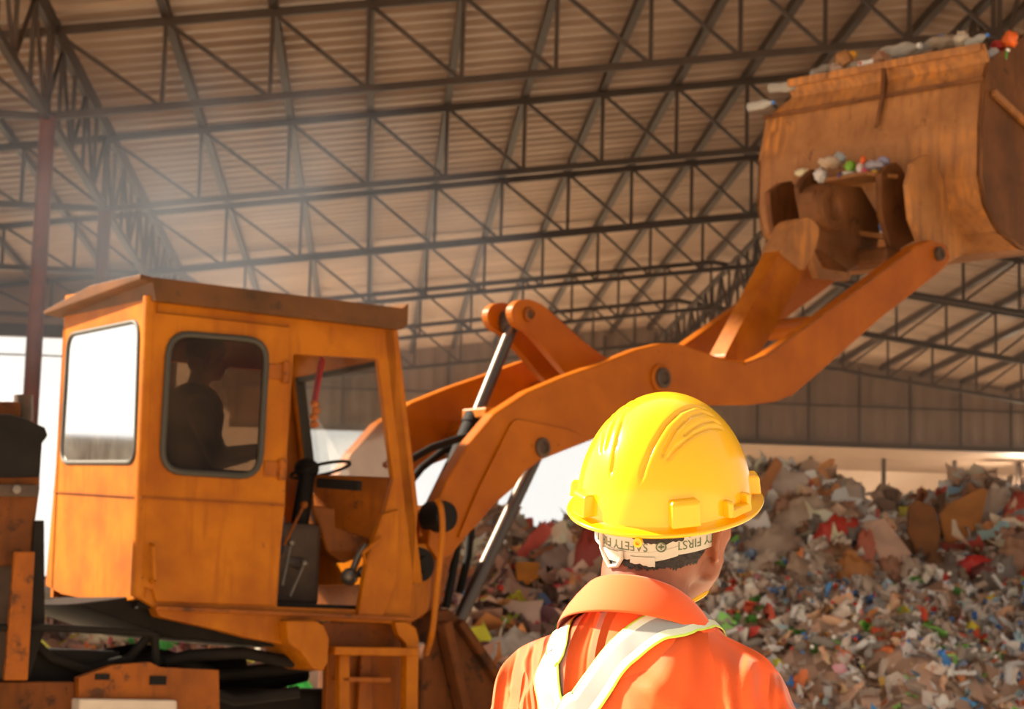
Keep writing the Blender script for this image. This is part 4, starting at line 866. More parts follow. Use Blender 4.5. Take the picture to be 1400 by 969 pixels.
mr = N(nt, 'ShaderNodeMath', operation='ABSOLUTE'); ms = N(nt, 'ShaderNodeMath', operation='SUBTRACT'); ms.inputs[1].default_value = .5; nt.links.new(n.outputs['Fac'], ms.inputs[0]); nt.links.new(ms.outputs[0], mr.inputs[0])
bp2 = N(nt, 'ShaderNodeBump', Strength=.75, Distance=.05); bp2.invert = True; nt.links.new(ramp(nt, mr.outputs[0], [(0., (0, 0, 0)), (.16, (1, 1, 1))]), bp2.inputs['Height'])
nt.links.new(bp2.outputs[0], [x for x in nt.nodes if x.type == 'BUMP' and x != bp2][0].inputs['Normal']); M['trousers'] = fabric('navy trousers', (40, 46, 66)); M['boot'] = plain('boot leather', (58, 42, 32), .6, bump=.1)
M['dark_shirt'] = fabric('dark grey shirt', (54, 47, 38)); M['eye'] = plain('eye white', (230, 226, 220), .2)

def head_parts(mb, T):
    """Skull, face, jaw, nose, lips and ears around the skull centre; T maps head space (x right, y forward, z up) to the body."""
    r3 = T.to_3x3(); E = lambda c, r, rot=None: mb.ellipsoid(T @ Vector(c), r, r3 @ rot if rot is not None else r3, seg=24, rings=16)
    Lm = lambda a, b, ra, rb: mb.limb(T @ Vector(a), T @ Vector(b), ra, rb)
    E((0, -.012, .022), (.076, .098, .098)); E((0, .028, -.045), (.062, .066, .078)); E((0, -.035, -.03), (.066, .066, .07))
    E((0, .062, -.098), (.026, .024, .022)); Lm((-.058, .0, -.06), (-.022, .06, -.10), .020, .018); Lm((.058, .0, -.06), (.022, .06, -.10), .020, .018)
    for s in (-1, 1):
        E((s * .042, .056, -.028), (.026, .026, .02)); Lm((s * .012, .084, .012), (s * .05, .07, .012), .012, .011)
        Lm((s * .012, .096, -.042), (s * .006, .098, -.042), .009, .009)
        # ear: helix, antihelix, lobe
        hx = []
        for k in range(10):
            a = math.radians(-70 + 250 * k / 9); hx.append(Vector((s * (.079 + .010 * max(0, math.sin(a * .5 + .6))), -.012 - .017 * math.cos(a) * 1.0, -.018 + .031 * math.sin(a))))
        mb.tube([T @ Vector((p.x, -.024 - p.y if False else p.y, p.z)) for p in hx], .0048, 8)
        E((s * .078, -.008, -.018), (.0065, .016, .027), Matrix.Rotation(s * math.radians(-16), 3, 'Z')); E((s * .077, .0, -.046), (.006, .009, .011))
        Lm((s * .077, .010, -.016), (s * .077, .008, -.026), .006, .005)
    Lm((0, .086, .005), (0, .108, -.034), .008, .012); Lm((-.02, .090, -.066), (.02, .090, -.066), .008, .008); Lm((-.016, .088, -.076), (.016, .088, -.076), .008, .008)
    E((0, .08, .035), (.05, .02, .03))
def hand(mb, wrist, fwd, out, up):
    """Palm, four unequal bent fingers and a thumb from the side of the palm."""
    w, f, o, u = Vector(wrist), Vector(fwd).normalized(), Vector(out).normalized(), Vector(up).normalized()
    for t in (-.026, -.009, .009, .026): mb.limb(w + o * t * .7, w + f * .085 + o * t, .014, .012)
    for t, L in ((.030, .066), (.010, .076), (-.010, .070), (-.029, .054)):
        k = w + f * .09 + o * t; k2 = k + (f * .92 - u * .4).normalized() * L * .5; k3 = k2 + (f * .6 - u * .8).normalized() * L * .5
        mb.limb(k - f * .02, k2, .0095, .0088); mb.limb(k2, k3, .0088, .0078)
    b = w + f * .03 + o * .03; b2 = b + (f * .6 + o * .75).normalized() * .045; mb.limb(b, b2, .013, .010); mb.limb(b2, b2 + (f * .95 + o * .1 - u * .2).normalized() * .035, .010, .0085)

# ---- the worker in the foreground
PSI = math.radians(30); WX, WY = .182, 2.70
WK = empty('person', (WX, WY, 0), -PSI); tag(WK, 'worker seen from behind in an orange shirt and yellow hard hat', 'person')
def wl(p): # world -> worker space
    d = Vector(p) - Vector((WX, WY, 0)); c, s = math.cos(PSI), math.sin(PSI); return Vector((d.x * c - d.y * s, d.x * s + d.y * c, d.z))
def wdir(d): c, s = math.cos(PSI), math.sin(PSI); return Vector((d.x * c - d.y * s, d.x * s + d.y * c, d.z))
HEADC = Vector((.012, .040, 1.588)); HP, HR = math.radians(17), math.radians(8)
HT = Matrix.Translation(HEADC) @ Matrix.Rotation(math.radians(0), 4, 'Z') @ Matrix.Rotation(HP, 4, 'X') @ Matrix.Rotation(HR, 4, 'Y')
def torso(mb, g, hips=True):
    rings = [(.80, .150, .105, -.005), (.92, .168, .118, -.008), (1.05, .158, .108, 0), (1.18, .168, .112, .004), (1.29, .164, .112, .0), (1.36, .150, .102, -.008), (1.41, .112, .084, -.014), (1.445, .085, .068, -.014), (1.47, .058, .058, -.008)]
    seg = 32; vs = []
    for z, rx, ry, cy in rings:
        for k in range(seg):
            a = 2 * PI * k / seg; ca, sa = math.cos(a), math.sin(a); e = .85
            vs.append((math.copysign(abs(ca) ** e, ca) * (rx + g), cy + math.copysign(abs(sa) ** e, sa) * (ry + g), z))
    n = len(rings); fs = [(i * seg + k, i * seg + (k + 1) % seg, (i + 1) * seg + (k + 1) % seg, (i + 1) * seg + k) for i in range(n - 1) for k in range(seg)] + [tuple(range(seg - 1, -1, -1)), tuple(range((n - 1) * seg, n * seg))]
    mb.add(vs, fs)
SHO = [(-.147, -.012, 1.350), (.147, -.012, 1.350)]; ELB = [(-.215, -.035, 1.085), (.215, -.035, 1.085)]; WRI = [(-.20, .10, .875), (.20, .10, .875)]
body = MB(); torso(body, -.008); head_parts(body, HT)
body.limb((0, -.018, 1.40), (0, .004, 1.53), .060, .058)
for s, sh, el, wr in zip((-1, 1), SHO, ELB, WRI):
    body.limb((s * .05, -.012, 1.39), sh, .045, .054); body.limb(sh, el, .056, .042); body.limb(el, wr, .042, .028)
    hand(body, wr, (0, .25, -1), (-s * .25, 1, .2), (s, 0, 0)); body.limb((s * .085, 0, .86), (s * .10, .01, .48), .082, .054); body.limb((s * .10, .01, .48), (s * .10, -.02, .09), .054, .038)
    body.limb((s * .10, -.03, .05), (s * .12, .11, .035), .036, .03)
bme = melt(body, .0058, 4, 'body'); wb = link('body', bme, M['skin'], WK); wb['label'] = 'bare skin of face, neck and hands'
# cropped hair over the back and sides of the skull
HTi = HT.inverted(); bm = bmesh.new(); bm.from_mesh(bme)
bmesh.ops.subdivide_edges(bm, edges=[e for e in bm.edges if e.verts[0].co.z > HEADC.z - .10], cuts=2, use_grid_fill=True); bm.verts.index_update(); bm.normal_update(); keep = {}
hv, hf = [], []
for f in bm.faces:
    c = HTi @ f.calc_center_median()
    lim = -.040 + .045 * max(0, (c.y + .05) / .06) if c.y < .01 else (-.02 if c.y < .03 else .05 + (c.y - .03) * .3)
    lim += .005 * noise.noise(c * 60) + .003 * noise.noise(c * 400)
    ear = abs(c.x) > .070 and -.045 < c.y < .02 and c.z < .018
    if c.z > lim and not ear and c.length < .13:
        idx = []
        for v in f.verts:
            if v.index not in keep:
                keep[v.index] = len(hv); hv.append(v.co + v.normal * (.0022 + .0012 * noise.noise(v.co * 180)))
            idx.append(keep[v.index])
        hf.append(tuple(idx))
bm.free(); hm = MB(); hm.add(hv, hf); hm.build('hair', M['hair'], WK, smooth=True, autosmooth=False)
for s in (-1, 1):
    e = MB(); e.ellipsoid(HT @ Vector((s * .031, .079, -.006)), (.0115, .0115, .0115)); e.build('eye', M['eye'], WK, smooth=True)

# shirt with folds
sh = MB(); torso(sh, .012)
for s, a_, el, wr in zip((-1, 1), SHO, ELB, WRI):
    sh.limb((s * .045, -.014, 1.400), a_, .058, .068); sh.limb(a_, el, .068, .056); sh.limb(el, Vector(el).lerp(Vector(wr), .9), .060, .046)
sme = melt(sh, .0065, 7, 'shirt')
def fold(p):
    """Creases: long pulls from the right armpit up to the collar, softer ones on the left and down the back."""
    s = 0.
    arm = Vector((.17, -.03, 1.22)); q = p - arm; r = q.length; th = math.atan2(q.z, -q.x - .25 * q.y)
    w_ = math.exp(-((r - .13) / .10) ** 2)
    s += w_ * .012 * (math.exp(-3 * math.sin(th * 5.5 + r * 7 + 1.5 * noise.noise(p * 7)) ** 2) - .5)
    arm2 = Vector((-.17, -.03, 1.24)); q2 = p - arm2; r2 = q2.length; th2 = math.atan2(q2.z, q2.x - .25 * q2.y)
    s += math.exp(-((r2 - .10) / .09) ** 2) * .010 * (math.exp(-3 * math.sin(th2 * 5 + r2 * 7 + noise.noise(p * 7 + Vector((3, 1, 0)))) ** 2) - .5)
    q3 = Vector((p.x * 9 + p.z * 4, p.y * 7, p.z * 3 - p.x * 3)); s += .012 * noise.noise(q3) + .006 * noise.noise(q3 * 2.3)
    return s
for v in sme.vertices: v.co += v.normal * fold(v.co)
# open the neck: drop the cap of the shirt inside the collar
bm = bmesh.new(); bm.from_mesh(sme)
bmesh.ops.delete(bm, geom=[f for f in bm.faces if (lambda c: c.z > 1.463 - .25 * max(0, c.y))(f.calc_center_median()) and f.calc_center_median().xy.length < .09], context='FACES')
bm.to_mesh(sme); bm.free()
shirt = link('shirt', sme, M['shirt'], WK); sm_ = shirt.modifiers.new('smooth', 'SMOOTH'); sm_.iterations = 2
SBVH = BVHTree.FromPolygons([v.co.copy() for v in sme.vertices], [tuple(p.vertices) for p in sme.polygons])

# collar: a band round the neck, folded down outside
cb = MB(); na = 49; prof_n = 7; vs = []
for i in range(na):
    f_ = -1 + 2 * i / (na - 1); a = f_ * math.radians(158); ca, sa = math.cos(a), math.sin(a)     # 0 = nape
    drop = .105 * (abs(f_) ** 2.0)
    top = 1.512 - drop; r0 = .063 + .006 * abs(f_); fallw = .050 + .018 * abs(f_) ** 2
    pts = [(r0 + .004, top - .045), (r0 + .001, top - .02), (r0, top - .004), (r0 + .005, top), (r0 + .012, top - .006), (r0 + .012 + fallw * .42, top - fallw * .55), (r0 + .014 + fallw * .62, top - fallw * 1.02)]
    for r, z in pts: vs.append((sa * r * 1.02, -.006 - ca * r * .98 + .25 * (top - 1.512) * -1 * .3, z))
cb.add(vs, [(i * prof_n + k, (i + 1) * prof_n + k, (i + 1) * prof_n + k + 1, i * prof_n + k + 1) for i in range(na - 1) for k in range(prof_n - 1)])
col_o = cb.build('collar', M['collar'], WK, smooth=True, autosmooth=False); sd_ = col_o.modifiers.new('t', 'SOLIDIFY'); sd_.thickness = .0025; ss_ = col_o.modifiers.new('s', 'SUBSURF'); ss_.levels = ss_.render_levels = 1

# reflective bands: over each shoulder, drawing together down the back
m, nt, b = new_mat('reflective tape'); b.inputs['Roughness'].default_value = .45; b.inputs['Metallic'].default_value = .0
at = N(nt, 'ShaderNodeAttribute', attribute_name='Col'); nt.links.new(at.outputs['Color'], b.inputs['Base Color']); M['tape'] = m
def on_shirt(p, off): q, n, _, _ = SBVH.find_nearest(Vector(p)); return q + n * off, n
def cam_on_shirt(px, py):
    o, d = wl(CAMP), wdir(ray(px, py)); h = SBVH.ray_cast(o, d.normalized()); return h[0]
def tape(name, path, w, label):
    P = [Vector(p) for p in path]; pts = []
    for i in range(len(P) - 1):
        p0, p1, p2, p3 = P[max(i - 1, 0)], P[i], P[i + 1], P[min(i + 2, len(P) - 1)]
        for k in range(8):
            t = k / 8; pts.append(.5 * ((2 * p1) + (p2 - p0) * t + (2 * p0 - 5 * p1 + 4 * p2 - p3) * t * t + (3 * p1 - p0 - 3 * p2 + p3) * t ** 3))
    pts.append(P[-1])
    for _ in range(6): pts = [pts[0]] + [(pts[i - 1] + pts[i] * 2 + pts[i + 1]) / 4 for i in range(1, len(pts) - 1)] + [pts[-1]]
    cuts = [-1, -.92, -.36, -.34, .34, .36, .92, 1]; vs, rows = [], len(pts); 
    for i, p in enumerate(pts):
        q, n = on_shirt(p, .003); t = (pts[min(i + 1, rows - 1)] - pts[max(i - 1, 0)]).normalized(); sd = t.cross(n).normalized()
        for c in cuts: vs.append(on_shirt(q + sd * c * w / 2, .0045)[0])
    nc = len(cuts); mb = MB(); mb.add(vs, [(i * nc + k, i * nc + k + 1, (i + 1) * nc + k + 1, (i + 1) * nc + k) for i in range(rows - 1) for k in range(nc - 1)])
    o = mb.build(name, M['tape'], WK, smooth=True, autosmooth=False); ca_ = o.data.color_attributes.new('Col', 'FLOAT_COLOR', 'CORNER')
    lime, pale, grey = lin((206, 236, 90)), lin((226, 232, 206)), lin((160, 158, 156)); cols = []
    for i in range(rows - 1):
        for k in range(nc - 1): cols += [*(lime if k in (0, 6) else grey if k in (2, 3, 4) else pale), 1] * 4
    ca_.data.foreach_set('color', cols); o['label'] = label
    sdm = o.modifiers.new('t', 'SOLIDIFY'); sdm.thickness = .0015; sm2 = o.modifiers.new('s', 'SMOOTH'); sm2.iterations = 3; return o
RS = [cam_on_shirt(*p) for p in ((932, 851), (900, 856), (862, 882), (832, 915), (808, 950), (795, 968))]
LS = [cam_on_shirt(*p) for p in ((764, 884), (753, 900), (749, 920), (750, 942), (754, 966))]
print('strap hits', [bool(x) for x in RS + LS])
RS = [x for x in RS if x]; LS = [x for x in LS if x]
tape('reflective_band', [(.10, .10, 1.22), (.075, .09, 1.34), (.07, .045, 1.435)] + RS + [RS[-1] + (RS[-1] - RS[-2]) * 1.5, Vector((.0, -.12, 1.12)), Vector((.0, -.12, .9))], .046, 'silver reflective band with lime edges over the right shoulder')
tape('reflective_band', [(-.10, .10, 1.22), (-.10, .085, 1.34), (-.095, .04, 1.43)] + LS + [LS[-1] + (LS[-1] - LS[-2]) * 1.5, Vector((-.01, -.12, 1.12)), Vector((-.01, -.12, .9))], .046, 'silver reflective band with lime edges over the left shoulder')
# trousers and boots
tr = MB()
tr.limb((-.05, -.005, .89), (.05, -.005, .89), .108, .108)
for s in (-1, 1): tr.limb((s * .085, 0, .86), (s * .10, .01, .48), .094, .076); tr.limb((s * .10, .01, .48), (s * .10, -.02, .13), .078, .066)
link('trousers', melt(tr, .012, 6, 'trousers'), M['trousers'], WK)
for s in (-1, 1):
    bt = MB(); bt.limb((s * .10, -.03, .075), (s * .12, .13, .055), .055, .045); bt.limb((s * .10, -.025, .07), (s * .10, -.02, .2), .055, .058); bt.box((s * .11, .045, .014), (.10, .29, .028)); me = melt(bt, .009, 3, 'boot')
    zmin = min(v.co.z for v in me.vertices); 
    for v in me.vertices: v.co.z -= zmin
    link('boot', me, M['boot'], WK)

# ---- the hard hat
HO = HEADC + HT.to_3x3() @ Vector((-.006, .004, .022)); GT = Matrix.Translation(HO) @ HT.to_3x3().to_4x4() @ Matrix.Rotation(math.radians(2), 4, 'X')
HAT = empty('hard_hat', Vector((WX, WY, 0)) + Vector((HO.x * math.cos(PSI) + HO.y * math.sin(PSI), -HO.x * math.sin(PSI) + HO.y * math.cos(PSI), HO.z)), 0)
HAT.rotation_euler = (Matrix.Rotation(-PSI, 4, 'Z') @ GT.to_3x3().to_4x4()).to_euler(); tag(HAT, 'glossy yellow ribbed hard hat on the worker in orange', 'hard hat')
HM = Matrix.Translation(HAT.location) @ HAT.rotation_euler.to_matrix().to_4x4(); HMi = HM.inverted()
AX, AY, AZ = .110, .131, .148
def dome(a, t):
    """a: 0 = front, clockwise from above to the right; t: 0 brim ... 1 crown."""
    e = t * PI / 2; ce = math.cos(e) ** 1.02; se = math.sin(e) ** .96
    y = AY * math.cos(a) * ce; x = AX * math.sin(a) * ce; k = 1 + .02 * (1 - t); return Vector((x * k, y * k - .004 * t, AZ * se))
def hat_hit(px, py):
    o = HMi @ CAMP; d = (HMi.to_3x3() @ ray(px, py)).normalized(); s = Vector((1 / AX, 1 / AY, 1 / AZ)) / 1.02
    oo = Vector([o[i] * s[i] for i in range(3)]); dd = Vector([d[i] * s[i] for i in range(3)]); A_, B_, C_ = dd.dot(dd), 2 * oo.dot(dd), oo.dot(oo) - 1; D = B_ * B_ - 4 * A_ * C_
    return o + d * ((-B_ - math.sqrt(max(D, 0))) / (2 * A_))
GRV = [[(872, 675), (880, 640), (893, 608), (910, 580), (930, 561), (950, 553), (966, 556)], [(902, 634), (910, 612), (925, 585), (945, 567), (962, 561), (975, 566)], [(930, 600), (945, 586), (962, 576), (978, 573), (986, 578)], [(904, 640), (925, 612), (950, 592), (972, 583), (988, 584)]]
GR3 = []
for g_ in GRV:
    q = [hat_hit(*p) for p in g_]; GR3.append(q); GR3.append([Vector((-p.x, p.y, p.z)) for p in q])
def seg_d(p, a, b):
    ab = b - a; t = max(0, min(1, (p - a).dot(ab) / max(ab.length_squared, 1e-9))); return (p - a - ab * t).length, t
def groove(p):
    d_ = 0.
    for g_ in GR3:
        best = 9.
        for i in range(len(g_) - 1):
            d, t = seg_d(p, g_[i], g_[i + 1]); u = (i + t) / (len(g_) - 1); best = min(best, d + .006 * max(0, .12 - u) / .12)
        d_ = max(d_, math.exp(-(best / .0024) ** 2))
    return d_
na, nt_ = 340, 120; vs = []
# brim edge (rolled) then the dome
def brim_r(a, d, z): p = dome(a, 0); out = Vector((math.sin(a) * AY, math.cos(a) * AX, 0)).normalized(); f_ = max(0, math.cos(a)) ** 3; return p + out * (d * (1 + 1.7 * f_)) + Vector((0, 0, z - .010 * f_ * d / .02))
LIP = [(.003, -.005), (.010, -.0075), (.0128, -.0066), (.0136, -.0042), (.0126, -.002), (.0095, -.0014), (.004, .001)]
rows = [[brim_r(2 * PI * k / na, d, z) for k in range(na)] for d, z in LIP]
for i in range(nt_ + 1):
    t = .012 + (1 - .012) * i / nt_; r_ = []
    for k in range(na):
        p = dome(2 * PI * k / na, min(t, .9995)); n_ = Vector((p.x / AX ** 2, p.y / AY ** 2, p.z / AZ ** 2)).normalized()
        r_.append(p - n_ * .0042 * groove(p))
    rows.append(r_)
vs = [p for r_ in rows for p in r_]; nr = len(rows); mb = MB()
mb.add(vs, [(i * na + k, i * na + (k + 1) % na, (i + 1) * na + (k + 1) % na, (i + 1) * na + k) for i in range(nr - 1) for k in range(na)] + [tuple((nr - 1) * na + k for k in range(na))])
m, nt, b = new_mat('yellow hat plastic'); b.inputs['Base Color'].default_value = (*lin((250, 186, 8)), 1); b.inputs['Roughness'].default_value = .22; b.inputs['Coat Weight'].default_value = .3; b.inputs['Coat Roughness'].default_value = .06
b.inputs['Subsurface Weight'].default_value = .0; M['hat'] = m
shell_o = mb.build('hat_shell', M['hat'], HAT, smooth=True, autosmooth=False)
sdm = shell_o.modifiers.new('t', 'SOLIDIFY'); sdm.thickness = .0025; sdm.offset = -1
def block(a, w, h, d, z0, name='slot_block'):
    p = dome(a, .02); out = Vector((math.sin(a) * AY, math.cos(a) * AX, 0)).normalized(); sd_ = Vector((out.y, -out.x, 0)); R_ = Matrix((sd_, out, Vector((0, 0, 1)))).transposed()
    b_ = MB(); vs = []
    for z, dd, ww in ((0, d, w), (h * .9, d * .8, w * .96), (h, d * .45, w * .9)):
        for sx, yy in ((-.5, -.02), (.5, -.02), (.5, dd), (-.5, dd)): vs.append(p + R_ @ Vector((sx * ww, yy, z0 + z)))
    b_.add(vs, [(i * 4 + k, i * 4 + (k + 1) % 4, i * 4 + 4 + (k + 1) % 4, i * 4 + 4 + k) for i in range(2) for k in range(4)] + [(3, 2, 1, 0), (8, 9, 10, 11)])
    o = b_.build(name, M['hat'], HAT, bevel=.0022); return o
def hat_az(px): # azimuth of a point on the near side of the brim
    best = None
    for k in range(720):
        a = 2 * PI * k / 720; w_ = HM @ (brim_r(a, .012, 0)); d = w_ - CAMP; z_ = d.dot(_F); x_ = IW / 2 + FPX * d.dot(_R2) / z_
        if d.dot(_F) < (HM @ Vector()).y and (best is None or abs(x_ - px) < best[0]): best = (abs(x_ - px), a)
    return best[1]
a1, a2 = hat_az(939), hat_az(790)
block(a1, .040, .034, .013, .0); block(a2, .034, .03, .013, .0)
for s in (1, -1):
    a = s * math.radians(103) if s == 1 else -math.radians(103)
    block(a + s * .10, .010, .022, .012, 0); block(a - s * .22, .010, .022, .012, 0); block(a - s * .06, .045, .010, .012, 0, 'ear_slot')
    block(s * math.radians(55), .03, .026, .012, 0)
tb = MB(); tp = brim_r(hat_az(873), .013, -.010); oo = Vector((math.sin(hat_az(873)), math.cos(hat_az(873)), 0)); tb.lathe([(.006, -.003), (.006, .003), (.003, .0035), (.0025, .0), (0, 0)], tp + Vector((0, 0, -.002)), oo, 16); tb.build('strap_tab', M['hat'], HAT, smooth=True)

# head band under the brim, with its printed words
m, nt, b = new_mat('grey band plastic'); b.inputs['Base Color'].default_value = (*lin((196, 190, 176)), 1); b.inputs['Roughness'].default_value = .45; M['band'] = m
BX, BY = .0835, .104; NAP = PI
def band_p(a, d, z): return Vector((math.sin(a) * (BX + d), math.cos(a) * (BY + d) - .008, z))
def arc_band(mb, a0, a1_, z0, z1, d, th, n=60, zf=None):
    vs = []
    for i in range(n + 1):
        a = a0 + (a1_ - a0) * i / n; k = zf(a) if zf else 0
        vs += [band_p(a, d, z0 + k), band_p(a, d + th, z0 + k), band_p(a, d + th, z1 + k), band_p(a, d, z1 + k)]
    mb.add(vs, [(i * 4 + k, i * 4 + (k + 1) % 4, i * 4 + 4 + (k + 1) % 4, i * 4 + 4 + k) for i in range(n) for k in range(4)] + [(0, 1, 2, 3), (n * 4 + 3, n * 4 + 2, n * 4 + 1, n * 4)])
hb = MB(); arc_band(hb, 0, 2 * PI, -.041, .004, 0, .0018, 120); band = hb.build('head_band', M['band'], HAT, smooth=True)
hb = MB(); arc_band(hb, PI - .75, PI + .62, -.050, -.037, -.001, .0035, 40, lambda a: .008 * ((a - PI) / .75) ** 2); ns_ = hb.build('nape_strap', M['band'], HAT, smooth=True)
hb = MB(); arc_band(hb, PI - .42, PI - .05, -.055, -.041, .001, .004, 14); hb.build('nape_buckle', M['band'], HAT, bevel=.001)
bk_ = MB(); kp = [p_ - Vector((0, 0, .006)) for p_ in [band_p(PI + .52, .004, -.010), band_p(PI + .50, .005, -.034), band_p(PI + .40, .006, -.044), band_p(PI + .28, .007, -.054), band_p(PI + .14, .007, -.050), band_p(PI + .08, .006, -.040), band_p(PI + .10, .005, -.030)]]
bk_.tube(kp, .0032, 8); arc_band(bk_, PI + .10, PI + .46, -.052, -.038, .002, .003, 10); bk_.build('adjuster_loop', M['band'], HAT, smooth=True)
M['print'] = plain('print green grey', (96, 112, 88), .7)
def lettering(txt, a_mid, z_mid, size):
    cu = bpy.data.curves.new('lettering', 'FONT'); cu.body = txt; cu.size = size; cu.align_x = 'CENTER'; cu.align_y = 'CENTER'; cu.extrude = .0004; cu.resolution_u = 3
    o = bpy.data.objects.new('tmp', cu); COL.objects.link(o); dg = bpy.context.evaluated_depsgraph_get(); me = bpy.data.meshes.new_from_object(o.evaluated_get(dg)); bpy.data.objects.remove(o)
    for v in me.vertices:
        x, y = -v.co.x, -v.co.y            # printed upside down
        a = a_mid - x / .095; v.co = band_p(a, .0022 + v.co.z * .5, z_mid + y)
    return me
def a_of(px, d=.001, z=-.02):
    best = None
    for k in range(720):
        a = 2 * PI * k / 720; w_ = HM @ band_p(a, d, z); q = w_ - CAMP; x_ = IW / 2 + FPX * q.dot(_R2) / q.dot(_F)
        if q.dot(_F) < (HM @ Vector()).y and (best is None or abs(x_ - px) < best[0]): best = (abs(x_ - px), a)
    return best[1]
for txt, px in (('SAFETY FIRST', 966), ('SAFETY FIRST', 790)):
    me = lettering(txt, a_of(px) if px > 800 else a_of(905) + (a_of(905) - a_of(966)) * 1.0, -.0285, .0165); o = link('lettering', me, M['print'], HAT)
em_ = MB(); a = a_of(904); c = band_p(a, .0024, -.0285); oo = (band_p(a, .02, 0) - band_p(a, 0, 0)).normalized(); sd_ = Vector((oo.y, -oo.x, 0))
em_.tube([c + sd_ * .0062 * math.cos(t) + Vector((0, 0, .0062 * math.sin(t))) for t in np.linspace(0, 2 * PI, 21)], .0009, 6, caps=False); em_.bar(c - sd_ * .0035, c + sd_ * .0035, .002); em_.bar(c - Vector((0, 0, .0035)), c + Vector((0, 0, .0035)), .002, up=oo)
em_.build('printed_cross', M['print'], HAT)
# chin strap: from the band behind the ears down under the jaw
def hs(c): return HMi @ (Matrix.Translation(WK.location) @ Matrix.Rotation(-PSI, 4, 'Z') @ HT @ Vector(c))
BBVH = BVHTree.FromPolygons([v.co.copy() for v in bme.vertices], [tuple(p.vertices) for p in bme.polygons])
cs = MB(); NP = 60; ringp = []
for k in range(NP):
    a = 2 * PI * k / NP; dirn = Vector((math.sin(a), math.cos(a), 0)); c0 = Vector((0, .015, -.118)) + Vector((0, 0, .010 * math.cos(a)))
    o_ = HT @ (c0 + dirn * .16); d_ = (HT.to_3x3() @ -dirn).normalized(); h_ = BBVH.ray_cast(o_, d_)
    p = h_[0] - d_ * .003 if h_[0] is not None else HT @ (c0 + dirn * .06); ringp.append(p)
sm_p = [sum((ringp[(k + j) % NP] for j in range(-3, 4)), Vector()) / 7 for k in range(NP)]
toH = HMi @ Matrix.Translation(WK.location) @ Matrix.Rotation(-PSI, 4, 'Z')
vs = []
for k in range(NP):
    o_ = (sm_p[k] - HT @ Vector((0, .015, -.118))); o_.normalize(); u_ = HT.to_3x3() @ Vector((0, 0, 1)); p = sm_p[k] + o_ * .004
    vs += [toH @ (p + u_ * .004), toH @ (p + o_ * .002 + u_ * .0015), toH @ (p + o_ * .0005), toH @ (p + o_ * .002 - u_ * .0015), toH @ (p - u_ * .004), toH @ (p - o_ * .002)]
cs.add(vs, [(k * 6 + j, k * 6 + (j + 1) % 6, ((k + 1) % NP) * 6 + (j + 1) % 6, ((k + 1) % NP) * 6 + j) for k in range(NP) for j in range(6)])
cs.build('chin_strap', plain('yellow strap', (236, 190, 20), .5), HAT, smooth=True)

# ---- the driver
DV = empty('person', A.w((.50, .58, 2.09)), A.rot - PI / 2 - math.radians(14)); tag(DV, 'driver in a dark shirt sitting inside the orange cab', 'person')
db = MB(); DH = Matrix.Translation((0, .06, .735)) @ Matrix.Rotation(math.radians(-6), 4, 'X'); head_parts(db, DH); db.limb((0, .0, .50), (0, .04, .68), .06, .055); db.limb((0, -.02, .12), (0, 0, .46), .12, .13)
for s in (-1, 1):
    db.limb((s * .08, 0, .48), (s * .18, .0, .44), .05, .055); db.limb((s * .18, .0, .44), (s * .22, .10, .20), .05, .04); db.limb((s * .22, .10, .20), (s * .12, .33, .26), .04, .03); hand(db, (s * .12, .33, .26), (-s * .2, 1, .0), (-s, 0, .3), (0, 0, 1))
    db.limb((s * .09, .0, .07), (s * .11, .38, .08), .075, .06); db.limb((s * .11, .38, .08), (s * .11, .44, -.26), .055, .04); db.limb((s * .11, .42, -.29), (s * .11, .54, -.31), .035, .03)
dme = melt(db, .008, 3, 'body'); link('body', dme, M['skin'], DV)
ds = MB(); ds.limb((0, -.02, .10), (0, 0, .44), .145, .16); ds.limb((-.07, -.01, .46), (.07, -.01, .46), .10, .10)
for s in (-1, 1): ds.limb((s * .08, 0, .47), (s * .18, .0, .44), .068, .07); ds.limb((s * .18, .0, .44), (s * .22, .10, .20), .066, .054); ds.limb((s * .22, .10, .20), (s * .13, .30, .25), .052, .042)
link('shirt', melt(ds, .011, 5, 'shirt'), M['dark_shirt'], DV)
ds = MB(); ds.limb((-.05, 0, .07), (.05, 0, .07), .12, .12)
for s in (-1, 1): ds.limb((s * .09, .0, .07), (s * .11, .38, .08), .088, .072); ds.limb((s * .11, .38, .08), (s * .11, .44, -.25), .068, .052)
link('trousers', melt(ds, .012, 5, 'trousers'), M['trousers'], DV)
for s in (-1, 1):
    bt = MB(); bt.limb((s * .11, .41, -.285), (s * .11, .55, -.305), .046, .04); link('boot', melt(bt, .009, 3, 'boot'), M['boot'], DV)
dh = MB(); dh.ellipsoid(DH @ Vector((0, -.018, .035)), (.086, .104, .098), DH.to_3x3(), seg=32, rings=20); hv = []
dh.v = [tuple(Vector(v) + Vector(v).normalized() * .004 * noise.noise(Vector(v) * 40)) for v in dh.v]
kf = []
for f in dh.f:
    c = DH.inverted() @ (sum((Vector(dh.v[i]) for i in f), Vector()) / len(f))
    if c.z > (-.055 if c.y < .0 else .03 + c.y * .4): kf.append(f)
dh.f = kf; dh.m = [0] * len(kf); dh.build('hair', M['hair'], DV, smooth=True, autosmooth=False)
